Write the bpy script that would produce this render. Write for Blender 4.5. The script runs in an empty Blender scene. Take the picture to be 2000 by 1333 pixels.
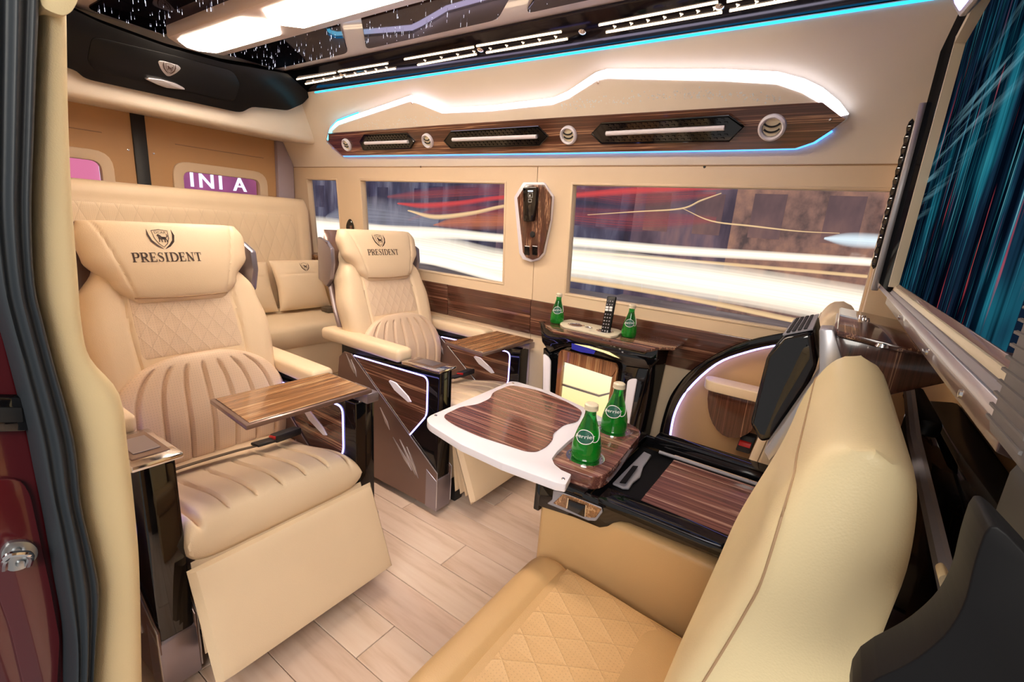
import bpy, bmesh, math, random
from mathutils import Vector as V, Matrix
random.seed(7)
sc = bpy.context.scene
COL = sc.collection
K = 0.87                      # metres per drawing unit: brings the cabin to its real size

# ------------------------------------------------------------------ camera
FPX, CX, CY = 915.0, 1000.0, 666.5
EYE = V((0, 0, 1.45))
_y, _p, _r = map(math.radians, (-34.0, -13.95, 4.45))
FW = V((math.sin(_y)*math.cos(_p), math.cos(_y)*math.cos(_p), math.sin(_p)))
_rt = FW.cross(V((0, 0, 1))).normalized(); _up = _rt.cross(FW)
RT = _rt*math.cos(_r) + _up*math.sin(_r)
UP = -_rt*math.sin(_r) + _up*math.cos(_r)
cd = bpy.data.cameras.new('camera'); cam = bpy.data.objects.new('camera', cd); COL.objects.link(cam)
cd.sensor_width = 36; cd.lens = 36*FPX/2000; cd.clip_start = 0.02; cd.clip_end = 200
cam.matrix_world = Matrix(((RT.x, UP.x, -FW.x, EYE.x*K), (RT.y, UP.y, -FW.y, EYE.y*K), (RT.z, UP.z, -FW.z, EYE.z*K), (0, 0, 0, 1)))
sc.camera = cam

# ------------------------------------------------------------------ light and exposure
wd = bpy.data.worlds.new('World'); sc.world = wd; wd.use_nodes = True
bg = wd.node_tree.nodes['Background']
bg.inputs[0].default_value = (1.0, 0.95, 0.92, 1); bg.inputs[1].default_value = 0.36
sc.view_settings.view_transform = 'Standard'; sc.view_settings.look = 'None'
sc.view_settings.gamma = 1; sc.view_settings.use_curve_mapping = False
sc.view_settings.exposure = -0.08
LAMP = 29.0                   # ceiling light bar
LEDW = 5.5                    # white-violet strips

def area_lamp(name, loc, target, size, power, col):
    l = bpy.data.lights.new(name, 'AREA'); l.shape = 'RECTANGLE'; l.size = size[0]*K; l.size_y = size[1]*K; l.energy = power; l.color = col
    o = bpy.data.objects.new(name, l); COL.objects.link(o); o.location = V(loc)*K
    o.rotation_euler = (V(target)-V(loc)).to_track_quat('-Z', 'Y').to_euler(); return o
# showroom ceiling lamp over the open doorway, behind the photographer
area_lamp('showroom_lamp', (.8, -1.9, 2.8), (-.7, 1.0, .7), (2.2, 1.2), 90, (1.0, .94, .85))

# ------------------------------------------------------------------ photo pixel -> point on a known surface
def ray(x, y): return RT*((x-CX)/FPX) - UP*((y-CY)/FPX) + FW
def pl(x, y, n, q):
    n = V(n); d = ray(x, y); return EYE + d*(n.dot(V(q)-EYE)/n.dot(d))
def onx(x, y, v): return pl(x, y, (1, 0, 0), (v, 0, 0))
def ony(x, y, v): return pl(x, y, (0, 1, 0), (0, v, 0))
def onz(x, y, v): return pl(x, y, (0, 0, 1), (0, 0, v))
WN, WQ = V((0, 1, .08)), V((0, 2.31, 1.093))
UN, UQ = V((0, 1, .5)), V((0, 2.2565, 1.766))
def onw(x, y, off=0.0): return pl(x, y, WN, WQ - V((0, off, 0)))
def onu(x, y, off=0.0): return pl(x, y, UN, UQ - UN.normalized()*off)
def wy(z): return 2.31 - .08*(z-1.093)
def uy(z): return 2.2565 - .5*(z-1.766)

# ------------------------------------------------------------------ materials
MATS = {}
class NT:
    def __init__(s, name):
        s.m = bpy.data.materials.new(name); s.m.use_nodes = True
        s.t = s.m.node_tree; s.b = s.t.nodes['Principled BSDF']; s.out = s.t.nodes['Material Output']
    def n(s, typ, **kw):
        nd = s.t.nodes.new(typ)
        for k, v in kw.items(): setattr(nd, k, v)
        return nd
    def l(s, a, b): s.t.links.new(a, b)
    def math(s, op, a, b=None, c=None):
        nd = s.n('ShaderNodeMath', operation=op)
        for i, q in enumerate((a, b, c)):
            if q is None: continue
            if isinstance(q, (int, float)): nd.inputs[i].default_value = q
            else: s.l(q, nd.inputs[i])
        return nd.outputs[0]
    def ramp(s, fac, stops, interp='LINEAR'):
        r = s.n('ShaderNodeValToRGB'); r.color_ramp.interpolation = interp
        e = r.color_ramp.elements
        while len(e) < len(stops): e.new(0.5)
        for q, (pos, c) in zip(e, stops): q.position = pos; q.color = (*c, 1)
        s.l(fac, r.inputs[0]); return r.outputs[0]
    def noise(s, vec, scale, detail=3, rough=.55):
        nd = s.n('ShaderNodeTexNoise'); nd.inputs['Scale'].default_value = scale
        nd.inputs['Detail'].default_value = detail; nd.inputs['Roughness'].default_value = rough
        if vec is not None: s.l(vec, nd.inputs['Vector'])
        return nd.outputs['Fac']
    def coord(s, which='Object', scale=(1, 1, 1), rot=(0, 0, 0), loc=(0, 0, 0)):
        c = s.n('ShaderNodeTexCoord'); mp = s.n('ShaderNodeMapping')
        s.l(c.outputs[which], mp.inputs[0]); mp.inputs['Scale'].default_value = scale
        mp.inputs['Rotation'].default_value = rot; mp.inputs['Location'].default_value = loc
        return mp.outputs[0]
    def bump(s, h, strength=.3, dist=.002):
        b = s.n('ShaderNodeBump'); b.inputs['Strength'].default_value = strength
        b.inputs['Distance'].default_value = dist; s.l(h, b.inputs['Height']); s.l(b.outputs[0], s.b.inputs['Normal'])
    def set(s, **kw):
        for k, v in kw.items():
            s.b.inputs[k.replace('_', ' ')].default_value = v if not isinstance(v, tuple) else (*v, 1)
    def mixc(s, fac, a, b):
        m = s.n('ShaderNodeMix', data_type='RGBA')
        if isinstance(fac, (int, float)): m.inputs[0].default_value = fac
        else: s.l(fac, m.inputs[0])
        for i, q in ((6, a), (7, b)):
            if isinstance(q, tuple): m.inputs[i].default_value = (*q, 1)
            else: s.l(q, m.inputs[i])
        return m.outputs[2]

def plain(name, col, rough=.5, metal=0.0, coat=0.0, spec=.5, grain=0, gs=.1):
    t = NT(name); t.set(Base_Color=col, Roughness=rough, Metallic=metal, Coat_Weight=coat, Specular_IOR_Level=spec)
    if coat: t.set(Coat_Roughness=.04)
    if grain: t.bump(t.noise(t.coord(), grain, 2), gs, .001)
    MATS[name] = t.m; return t.m
def emit(name, col, strength):
    t = NT(name); t.set(Base_Color=(.02, .02, .02), Emission_Color=col, Emission_Strength=strength); MATS[name] = t.m; return t.m

def leather(name, col, kind='plain', rough=.42, s=.075, h=.1):
    t = NT(name); o = t.coord()
    c = t.mixc(t.noise(o, 6, 2), tuple(q*.95 for q in col), tuple(min(1, q*1.04) for q in col))
    t.set(Roughness=rough, Specular_IOR_Level=.4)
    vor = t.n('ShaderNodeTexVoronoi'); vor.inputs['Scale'].default_value = 420; t.l(o, vor.inputs['Vector'])
    hgt = t.math('MULTIPLY', vor.outputs['Distance'], .06)
    if kind in ('quilt', 'perf'):
        uv = t.n('ShaderNodeUVMap'); sp = t.n('ShaderNodeSeparateXYZ'); t.l(uv.outputs[0], sp.inputs[0])
        x, y = sp.outputs[0], sp.outputs[1]
        if kind == 'quilt':
            a = t.math('DIVIDE', x, s); b = t.math('DIVIDE', y, h)
            m1 = t.math('PINGPONG', t.math('ADD', a, b), .5); m2 = t.math('PINGPONG', t.math('SUBTRACT', a, b), .5)
            m = t.math('MINIMUM', m1, m2)
            puff = t.math('POWER', t.math('MULTIPLY', m, 2.0), .45)
            hgt = t.math('ADD', hgt, puff)
            line = t.math('LESS_THAN', m, .018)
            c = t.mixc(t.math('MULTIPLY', line, .18), c, tuple(q*.62 for q in col))
        px = t.math('PINGPONG', t.math('DIVIDE', x, .009), .5); py = t.math('PINGPONG', t.math('DIVIDE', y, .009), .5)
        r2 = t.math('ADD', t.math('POWER', px, 2.0), t.math('POWER', py, 2.0))
        dot = t.math('LESS_THAN', r2, .03)
        c = t.mixc(t.math('MULTIPLY', dot, .28), c, tuple(q*.45 for q in col))
    t.l(c, t.b.inputs['Base Color']); t.bump(hgt, .55 if kind != 'quilt' else .38, .006)
    MATS[name] = t.m; return t.m

def wood(name, ax='x', rot=(0, 0, 0), dark=(.022, .008, .006), mid=(.105, .040, .026), light=(.50, .27, .16), rough=.16, coat=.6, sc_=1.0):
    t = NT(name)
    sv = {'x': (.5, 30, 30), 'y': (30, .5, 30), 'z': (30, 30, .5)}[ax]
    v = t.coord('Object', tuple(q*sc_ for q in sv), rot)
    a = t.noise(v, 1.3, 5, .6)
    sv2 = {'x': (.8, 120, 120), 'y': (120, .8, 120), 'z': (120, 120, .8)}[ax]
    b = t.noise(t.coord('Object', tuple(q*sc_ for q in sv2), rot), 1.1, 4, .55)
    f = t.math('ADD', t.math('MULTIPLY', a, .65), t.math('MULTIPLY', b, .42))
    c = t.ramp(f, [(.36, dark), (.46, mid), (.52, tuple(q*.6 for q in mid)), (.57, tuple(q*1.35 for q in mid)), (.595, mid), (.625, light), (.65, mid)])
    t.l(c, t.b.inputs['Base Color']); t.set(Roughness=rough, Coat_Weight=coat, Coat_Roughness=.05, Specular_IOR_Level=.5)
    MATS[name] = t.m; return t.m

CREAM = (.78, .615, .425)
leather('leather', CREAM); leather('leather_perf', (.75, .57, .415), 'perf')
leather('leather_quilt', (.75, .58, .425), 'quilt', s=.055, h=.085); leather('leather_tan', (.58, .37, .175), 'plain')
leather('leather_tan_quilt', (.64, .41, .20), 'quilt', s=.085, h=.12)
leather('leather_pale', (.84, .70, .42), 'plain'); leather('leather_back_quilt', CREAM, 'quilt', s=.085, h=.21)
leather('wall_leather', (.80, .63, .44), 'plain', .5); leather('upper_leather', (.87, .78, .67), 'plain', .55)
leather('door_leather', (.60, .36, .17), 'plain', .5)
plain('black_matte', (.012, .012, .013), .5)
plain('door_edge', (.006, .006, .007), .55, spec=.2); plain('rubber', (.025, .032, .040), .5, grain=60, gs=.3); plain('chrome', (.86, .84, .85), .12, 1.0)
plain('silver', (.62, .60, .63), .32, .85); plain('white_plastic', (.84, .81, .90), .28, coat=.3)
plain('bronze_metal', (.20, .125, .105), .3, .55, coat=.5); plain('grey_metal', (.34, .31, .36), .3, .8)
plain('grey_plastic', (.30, .29, .33), .4); plain('red_paint', (.09, .008, .012), .18, coat=1.0)
plain('red_plastic', (.6, .02, .02), .35); plain('galvanised', (.55, .58, .60), .3, .9, grain=40, gs=.2)
plain('belt', (.10, .075, .05), .6, grain=600); plain('ink', (.045, .018, .012), .6)
plain('white_ink', (.85, .88, .88), .5); plain('label_blue', (.008, .10, .065), .4)
plain('ribbed_grey', (.16, .15, .15), .6); plain('frame_white', (.80, .70, .70), .3, coat=.4)
plain('door_pillar_grey', (.42, .36, .42), .4); plain('stitch', (.42, .27, .15), .6)
plain('bezel_cream', (.74, .66, .50), .35)
wood('wood_x', 'x'); wood('wood_z', 'z')
wood('wood_y', 'y')
wood('wood_table', 'x', dark=(.05, .016, .015), mid=(.17, .065, .052), light=(.56, .34, .26), sc_=1.0)
wood('wood_tray', 'y', dark=(.10, .04, .018), mid=(.30, .145, .065), light=(.74, .50, .28), sc_=1.3)
wood('wood_diag', 'x', rot=(0, math.radians(36), 0), sc_=1.1)
wood('wood_lit', 'z', dark=(.09, .03, .012), mid=(.30, .12, .05), light=(.6, .35, .16), sc_=1.6)

def led_material(name, stops, strength, ax=0, lo=-1.5, hi=1.5):
    t = NT(name); c = t.n('ShaderNodeTexCoord'); sp = t.n('ShaderNodeSeparateXYZ'); t.l(c.outputs['Object'], sp.inputs[0])
    f = t.math('DIVIDE', t.math('SUBTRACT', sp.outputs[ax], lo*K), (hi-lo)*K)
    t.set(Base_Color=(.05, .05, .05), Emission_Strength=strength); t.l(t.ramp(f, stops), t.b.inputs['Emission Color'])
    MATS[name] = t.m; return t.m
led_material('led_white', [(0, (.10, .75, 1)), (.06, (.25, .8, 1)), (.2, (.80, .78, 1)), (.5, (.90, .78, 1)), (1, (.95, .92, 1))], LEDW)
emit('led_cyan', (.02, .50, 1.0), 2.6); emit('led_blue', (.06, .30, 1.0), 3.2); emit('led_violet', (.36, .32, 1.0), 6.0)
emit('led_warm', (1.0, .74, .46), 5.0); emit('lamp_warm', (1.0, .82, .64), LAMP); emit('star', (.85, .86, 1.0), 2.2)
led_material('fridge_glow', [(0, (1, .70, .20)), (.55, (1, .80, .36)), (1, (1, .93, .62))], 1.45, 2, -.18, .18); emit('screen_white', (.8, .9, 1), 1.5)
emit('trail_white', (1.0, .86, .62), 1.9); emit('trail_gold', (1.0, .66, .30), 1.1); emit('trail_red', (1.0, .10, .09), .85)
emit('trail_orange', (1.0, .24, .10), .8); emit('trail_cool', (.8, .95, 1.0), 1.3)
emit('blue_dim', (.03, .04, .8), .35); emit('neon_white', (.85, .82, 1.0), 1.6); emit('neon_blue', (.25, .30, 1.0), 1.4); emit('neon_pink', (1.0, .25, .45), .9)

def fixed_gloss(name, col, gl, fac, rough):
    t = NT(name); d = t.n('ShaderNodeBsdfDiffuse'); d.inputs[0].default_value = (*col, 1); g = t.n('ShaderNodeBsdfGlossy'); g.inputs[0].default_value = (*gl, 1); g.inputs['Roughness'].default_value = rough
    m = t.n('ShaderNodeMixShader'); m.inputs[0].default_value = fac; t.l(d.outputs[0], m.inputs[1]); t.l(g.outputs[0], m.inputs[2]); t.l(m.outputs[0], t.out.inputs[0]); MATS[name] = t.m
fixed_gloss('black_gloss', (.004, .004, .005), (1, 1, 1), .07, .05); fixed_gloss('rail_black', (.004, .004, .006), (.9, .85, 1), .05, .08)
fixed_gloss('dark_mirror', (.004, .003, .005), (.92, .85, 1), .10, .03); fixed_gloss('black_satin', (.006, .006, .007), (1, 1, 1), .025, .3)
fixed_gloss('black_tv', (.004, .005, .007), (1, 1, 1), .03, .1)
def glass_pane():
    t = NT('pane_glass'); tr = t.n('ShaderNodeBsdfTransparent'); gl = t.n('ShaderNodeBsdfGlossy'); gl.inputs['Roughness'].default_value = .02
    mx = t.n('ShaderNodeMixShader'); fr = t.n('ShaderNodeFresnel'); fr.inputs[0].default_value = 1.45
    tr.inputs[0].default_value = (.93, .93, .95, 1)
    ge = t.n('ShaderNodeNewGeometry'); t.l(t.math('MULTIPLY', fr.outputs[0], t.math('SUBTRACT', 1.0, ge.outputs['Backfacing'])), mx.inputs[0]); t.l(tr.outputs[0], mx.inputs[1]); t.l(gl.outputs[0], mx.inputs[2]); t.l(mx.outputs[0], t.out.inputs[0])
    MATS['pane_glass'] = t.m
glass_pane()
t = NT('green_glass'); t.set(Base_Color=(.02, .42, .07), Roughness=.04, Transmission_Weight=.85, IOR=1.35, Coat_Weight=.5); MATS['green_glass'] = t.m
t = NT('green_water'); t.set(Base_Color=(.02, .60, .05), Roughness=.25, Emission_Color=(.0, .5, .03), Emission_Strength=.0); MATS['green_water'] = t.m

def plank_mat():
    t = NT('plank'); oi = t.n('ShaderNodeObjectInfo')
    v = t.coord('Object', (2.2, 26, 10)); a = t.noise(v, 1.4, 5, .6); b = t.noise(t.coord('Object', (1.2, 5, 5)), 2.0, 3)
    c = t.ramp(t.math('ADD', t.math('MULTIPLY', a, .6), t.math('MULTIPLY', b, .4)), [(.3, (.62, .44, .31)), (.5, (.79, .62, .50)), (.7, (.85, .70, .58))])
    tint = t.ramp(oi.outputs['Random'], [(0, (.90, .87, .87)), (.5, (1, 1, 1)), (1, (.97, .93, .94))])
    m = t.n('ShaderNodeMix', data_type='RGBA', blend_type='MULTIPLY'); m.inputs[0].default_value = 1
    t.l(c, m.inputs[6]); t.l(tint, m.inputs[7]); t.l(m.outputs[2], t.b.inputs['Base Color'])
    t.set(Roughness=.32, Specular_IOR_Level=.4); t.bump(a, .12, .002); MATS['plank'] = t.m
plank_mat()

def screen_mat():
    t = NT('screen'); uv = t.n('ShaderNodeUVMap')
    def mp(s, loc=(0, 0, 0), rot=0):
        m = t.n('ShaderNodeMapping'); t.l(uv.outputs[0], m.inputs[0]); m.inputs['Scale'].default_value = s; m.inputs['Location'].default_value = loc
        m.inputs['Rotation'].default_value = (0, 0, rot); return m.outputs[0]
    sp = t.n('ShaderNodeSeparateXYZ'); t.l(uv.outputs[0], sp.inputs[0])
    base = t.ramp(t.noise(mp((2.2, 1.2, 1), (3, 1, 0)), 1.6, 3), [(.35, (.006, .010, .024)), (.52, (.008, .030, .060)), (.64, (.012, .15, .21)), (.8, (.04, .32, .38))])
    st = t.ramp(t.noise(mp((46, .9, 1)), 1.5, 4, .6), [(.58, (0, 0, 0)), (.66, (.02, .16, .20)), (.78, (.40, .65, .68))])
    red = t.ramp(t.noise(mp((38, 1.3, 1), (9, 4, 0)), 1.3, 3, .6), [(.64, (0, 0, 0)), (.71, (.35, .04, .05)), (.78, (.9, .35, .22))])
    dk = t.ramp(t.noise(mp((26, .5, 1), (2, 7, 0)), 1.2, 3), [(.45, (.10, .10, .14)), (.6, (1, 1, 1))])
    swl = t.ramp(t.noise(mp((1.2, 22, 1), (0, 0, 0), .5), 1.4, 4, .6), [(.52, (0, 0, 0)), (.74, (.16, .34, .40))])
    d = t.math('ABSOLUTE', t.math('SUBTRACT', sp.outputs[1], t.math('ADD', .42, t.math('MULTIPLY', sp.outputs[0], .35))))
    msk = t.math('MAXIMUM', t.math('SUBTRACT', 1.0, t.math('MULTIPLY', d, 5.0)), 0.0)
    def add(a, b, mode='ADD', f=1.0):
        m = t.n('ShaderNodeMix', data_type='RGBA', blend_type=mode)
        if isinstance(f, float): m.inputs[0].default_value = f
        else: t.l(f, m.inputs[0])
        t.l(a, m.inputs[6]); t.l(b, m.inputs[7]); return m.outputs[2]
    c = add(base, dk, 'MULTIPLY'); c = add(c, st); c = add(c, red); c = add(c, swl, 'ADD', msk)
    em = t.n('ShaderNodeEmission'); t.l(c, em.inputs[0]); em.inputs[1].default_value = .95; t.l(em.outputs[0], t.out.inputs[0]); MATS['screen'] = t.m
screen_mat()

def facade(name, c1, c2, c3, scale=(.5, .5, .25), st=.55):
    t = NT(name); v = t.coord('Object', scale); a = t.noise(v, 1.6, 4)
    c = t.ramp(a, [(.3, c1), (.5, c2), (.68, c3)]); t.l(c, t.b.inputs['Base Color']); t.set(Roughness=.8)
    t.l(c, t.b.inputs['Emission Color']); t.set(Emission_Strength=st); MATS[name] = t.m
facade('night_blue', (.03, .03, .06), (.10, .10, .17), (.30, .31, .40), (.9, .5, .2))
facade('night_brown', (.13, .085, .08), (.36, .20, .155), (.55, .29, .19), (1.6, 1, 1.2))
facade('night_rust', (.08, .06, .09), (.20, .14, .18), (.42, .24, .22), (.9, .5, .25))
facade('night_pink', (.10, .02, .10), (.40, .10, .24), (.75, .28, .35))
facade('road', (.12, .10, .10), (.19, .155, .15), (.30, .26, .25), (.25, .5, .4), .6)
plain('dark_steel', (.02, .02, .03), .6)
facade('dim_blue', (.03, .03, .07), (.07, .07, .13), (.16, .15, .22), (.8, .8, .4), .5)
facade('dim_window', (.12, .08, .09), (.22, .13, .13), (.34, .19, .16), (.8, .8, .4), .5)

# ------------------------------------------------------------------ mesh helpers
def wl(o):
    p = V((0, 0, 0))
    while o is not None: p += o.location; o = o.parent
    return p
def mk(name, bm, mat, parent=None, smooth=35, sel=None):
    """link a bmesh drawn in world drawing units as one mesh object, origin at its centre"""
    if isinstance(bm, list):
        d = bmesh.new()
        for b in bm:
            me = bpy.data.meshes.new('t'); b.to_mesh(me); b.free(); d.from_mesh(me); bpy.data.meshes.remove(me)
        bm = d
    bmesh.ops.recalc_face_normals(bm, faces=bm.faces)
    bm.verts.ensure_lookup_table()
    lo = V([min(v.co[i] for v in bm.verts) for i in range(3)]); hi = V([max(v.co[i] for v in bm.verts) for i in range(3)])
    c = (lo+hi)/2
    for v in bm.verts: v.co = (v.co-c)*K
    me = bpy.data.meshes.new(name); bm.to_mesh(me); bm.free()
    if smooth is not None:
        me.polygons.foreach_set('use_smooth', [True]*len(me.polygons)); me.set_sharp_from_angle(angle=math.radians(smooth))
    o = bpy.data.objects.new(name, me); COL.objects.link(o)
    me.materials.append(MATS[mat]); o.parent = parent
    o.location = c*K - wl(parent)
    return o
def tag(o, label, cat=None, group=None, kind=None):
    if label: o['label'] = label
    if cat: o['category'] = cat
    if group: o['group'] = group
    if kind: o['kind'] = kind
    return o
def thing(name, loc, label, cat, group=None, kind=None):
    o = bpy.data.objects.new(name, None); COL.objects.link(o); o.location = V(loc)*K; o.empty_display_size = .05
    return tag(o, label, cat, group, kind)
def bev(bm, off, seg=2, edges=None):
    if off > 0:
        bmesh.ops.bevel(bm, geom=edges or bm.edges[:], offset=off, segments=seg, affect='EDGES', profile=.5, clamp_overlap=True)
    return bm
def slab(pts, vec, b=0.0, seg=2):
    """closed prism: polygon of 3D points pushed along vec"""
    bm = bmesh.new(); vec = V(vec)
    a = [bm.verts.new(V(p)) for p in pts]; c = [bm.verts.new(V(p)+vec) for p in pts]
    bm.faces.new(a); bm.faces.new(c[::-1]); n = len(pts)
    for i in range(n): bm.faces.new((a[i], a[(i+1) % n], c[(i+1) % n], c[i]))
    bmesh.ops.recalc_face_normals(bm, faces=bm.faces)
    return bev(bm, b, seg)
def box(x0, x1, y0, y1, z0, z1, b=0.0, seg=2):
    return slab([(x0, y0, z0), (x1, y0, z0), (x1, y1, z0), (x0, y1, z0)], (0, 0, z1-z0), b, seg)
def prism(pts, ax, a, b_, bv=0.0, seg=2):
    if ax == 'y': return slab([(p[0], a, p[1]) for p in pts], (0, b_-a, 0), bv, seg)
    if ax == 'x': return slab([(a, p[0], p[1]) for p in pts], (b_-a, 0, 0), bv, seg)
    return slab([(p[0], p[1], a) for p in pts], (0, 0, b_-a), bv, seg)
def rnd(pts, r, n=4):
    """round the corners of a 2D/3D polygon"""
    out = []; m = len(pts); pts = [V(p) for p in pts]
    rr = r if isinstance(r, (list, tuple)) else [r]*m
    for i in range(m):
        p = pts[i]; a = pts[i-1]-p; c = pts[(i+1) % m]-p
        d = min(rr[i], a.length*.45, c.length*.45)
        if d <= 0: out.append(p); continue
        s = p+a.normalized()*d; e = p+c.normalized()*d
        for k in range(n+1):
            q = k/n; out.append(s*(1-q)**2+p*2*q*(1-q)+e*q*q)
    return out
def smooth_path(pts, per=6, closed=False):
    pts = [V(p) for p in pts]; n = len(pts); out = []
    rng = n if closed else n-1
    for i in range(rng):
        p0 = pts[i-1] if (i > 0 or closed) else pts[0]*2-pts[1]
        p1 = pts[i]; p2 = pts[(i+1) % n]
        p3 = pts[(i+2) % n] if (i+2 < n or closed) else p2*2-p1
        for k in range(per):
            q = k/per
            out.append(.5*((2*p1)+(p2-p0)*q+(2*p0-5*p1+4*p2-p3)*q*q+(3*p1-p0-3*p2+p3)*q**3))
    if not closed: out.append(pts[-1])
    return out
def tube(path, r, n=8, closed=False, sq=(1, 1), upv=None):
    bm = bmesh.new(); path = [V(p) for p in path]; m = len(path); rings = []
    for i, p in enumerate(path):
        a = path[i-1] if (i > 0 or closed) else p; c = path[(i+1) % m] if (i < m-1 or closed) else p
        t_ = (c-a).normalized(); u = V(upv) if upv else (V((0, 0, 1)) if abs(t_.z) < .9 else V((1, 0, 0)))
        s = t_.cross(u).normalized(); u2 = s.cross(t_)
        rr = r[i] if isinstance(r, (list, tuple)) else r
        rings.append([bm.verts.new(p+s*math.cos(k*2*math.pi/n)*rr*sq[0]+u2*math.sin(k*2*math.pi/n)*rr*sq[1]) for k in range(n)])
    for i in range(m if closed else m-1):
        A, B = rings[i], rings[(i+1) % m]
        for k in range(n): bm.faces.new((A[k], A[(k+1) % n], B[(k+1) % n], B[k]))
    if not closed: bm.faces.new(rings[0][::-1]); bm.faces.new(rings[-1])
    return bm
def lathe(prof, n=24, at=(0, 0, 0), ax=(0, 0, 1)):
    bm = bmesh.new(); at = V(at); ax = V(ax).normalized()
    s = ax.orthogonal().normalized(); u = ax.cross(s); rings = []
    for r, z in prof:
        if r < 1e-5: rings.append([bm.verts.new(at+ax*z)])
        else: rings.append([bm.verts.new(at+ax*z+s*math.cos(k*2*math.pi/n)*r+u*math.sin(k*2*math.pi/n)*r) for k in range(n)])
    for A, B in zip(rings, rings[1:]):
        for k in range(n):
            f = [A[k % len(A)], A[(k+1) % len(A)], B[(k+1) % len(B)], B[k % len(B)]]
            q = []
            for v in f:
                if v not in q: q.append(v)
            if len(q) > 2: bm.faces.new(q)
    for R in (rings[0], rings[-1]):
        if len(R) > 2: bm.faces.new(R)
    return bm
def lerp_list(tab):
    def f(v):
        for (a, x), (b, y) in zip(tab, tab[1:]):
            if v <= b:
                q = (v-a)/(b-a); q = q*q*(3-2*q); return x+(y-x)*q
        return tab[-1][1]
    return f
class Pad:
    """upholstered pad: a centre line, a width along 'side', a thickness, rounded edges, optional relief"""
    def __init__(s, prof, side, w, T, p=6, pv=None, disp=None, nu=48, nv=48, flip=1, back=1.0, rexp=.42, lat=None):
        pts = smooth_path(prof, 12) if len(prof) > 2 else [V(prof[0]).lerp(V(prof[1]), k/12) for k in range(13)]
        L = [0.0]
        for a, b in zip(pts, pts[1:]): L.append(L[-1]+(b-a).length)
        s.pts, s.L, s.side = pts, L, V(side).normalized()
        s.w = w if callable(w) else (lambda v, w=w: w)
        s.T, s.p, s.pv, s.disp, s.flip, s.back, s.nu, s.nv, s.rexp = T, p, pv or p, disp, flip, back, nu, nv, rexp
        s.lat = lat
    def base(s, v):
        d = v*s.L[-1]
        for i in range(len(s.pts)-1):
            if d <= s.L[i+1]+1e-9:
                q = (d-s.L[i])/(s.L[i+1]-s.L[i]); c = s.pts[i].lerp(s.pts[i+1], q)
                t_ = (s.pts[i+1]-s.pts[i]).normalized()
                return c, t_.cross(s.side).normalized()*s.flip
    def front(s, u, v, off=0.0, sgn=1):
        c, n = s.base(v); e = max(0, (1-abs(u)**s.p)*(1-abs(2*v-1)**s.pv))**s.rexp
        a = u*s.w(v)/2; d = s.disp(u, v, a, v*s.L[-1]) if (s.disp and sgn > 0) else 0
        T = s.T(v) if callable(s.T) else s.T; h = e*T/2 + d*min(1, e*1.3) + off if sgn > 0 else -e*T/2*s.back
        if s.lat: c = c + n*s.lat(u, v)
        return c + s.side*a + n*h
    def bm(s):
        bm = bmesh.new(); uvl = bm.loops.layers.uv.new('UVMap'); F = {}
        def f(x): return .55*math.sin(x*math.pi/2)+.45*x
        us = [f(-1+2*i/s.nu) for i in range(s.nu+1)]; vs = [(f(-1+2*j/s.nv)+1)/2 for j in range(s.nv+1)]
        for sg in (1, -1):
            for i, u in enumerate(us):
                for j, v in enumerate(vs):
                    edge = i in (0, s.nu) or j in (0, s.nv)
                    if sg < 0 and edge: F[(sg, i, j)] = F[(1, i, j)]
                    elif sg < 0 and (i % 3 and j % 3): F[(sg, i, j)] = bm.verts.new(s.front(u, v, 0, -1))
                    else: F[(sg, i, j)] = bm.verts.new(s.front(u, v, 0, sg))
            for i in range(s.nu):
                for j in range(s.nv):
                    q = [F[(sg, i, j)], F[(sg, i+1, j)], F[(sg, i+1, j+1)], F[(sg, i, j+1)]]
                    co = [(us[i], vs[j]), (us[i+1], vs[j]), (us[i+1], vs[j+1]), (us[i], vs[j+1])]
                    fc = bm.faces.new(q if sg > 0 else q[::-1])
                    if sg < 0: co = co[::-1]
                    for lp, (u, v) in zip(fc.loops, co): lp[uvl].uv = (u*s.w(v)/2, v*s.L[-1])
        return bm
def gro(x, w): return math.exp(-(x/w)**2)

def text_bm(body, size, depth=.0):
    c = bpy.data.curves.new('txt', 'FONT'); c.body = body; c.size = size; c.align_x = 'CENTER'; c.align_y = 'CENTER'; c.extrude = depth; c.resolution_u = 4
    o = bpy.data.objects.new('txt', c); COL.objects.link(o); bpy.context.view_layer.update()
    me = bpy.data.meshes.new_from_object(o.evaluated_get(bpy.context.evaluated_depsgraph_get()))
    bm = bmesh.new(); bm.from_mesh(me); bpy.data.objects.remove(o); bpy.data.curves.remove(c); bpy.data.meshes.remove(me)
    return bm
def place2d(bm, fn):
    for v in bm.verts: v.co = fn(v.co.x, v.co.y, v.co.z)
    return bm
def flat(polys, depth=.002):
    """2D polygons pushed a little in local z"""
    out = []
    for p in polys: out.append(slab([(a, b, 0) for a, b in p], (0, 0, depth)))
    d = bmesh.new()
    for b in out:
        me = bpy.data.meshes.new('t'); b.to_mesh(me); b.free(); d.from_mesh(me); bpy.data.meshes.remove(me)
    return d
def ring2d(pts, w):
    """polygons of a closed outline w wide"""
    c = V((sum(p[0] for p in pts)/len(pts), sum(p[1] for p in pts)/len(pts)))
    out = []; m = len(pts)
    ins = [tuple(V(p)+(c-V(p)).normalized()*w) for p in pts]
    for i in range(m): out.append([pts[i], pts[(i+1) % m], ins[(i+1) % m], ins[i]])
    return out
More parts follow.
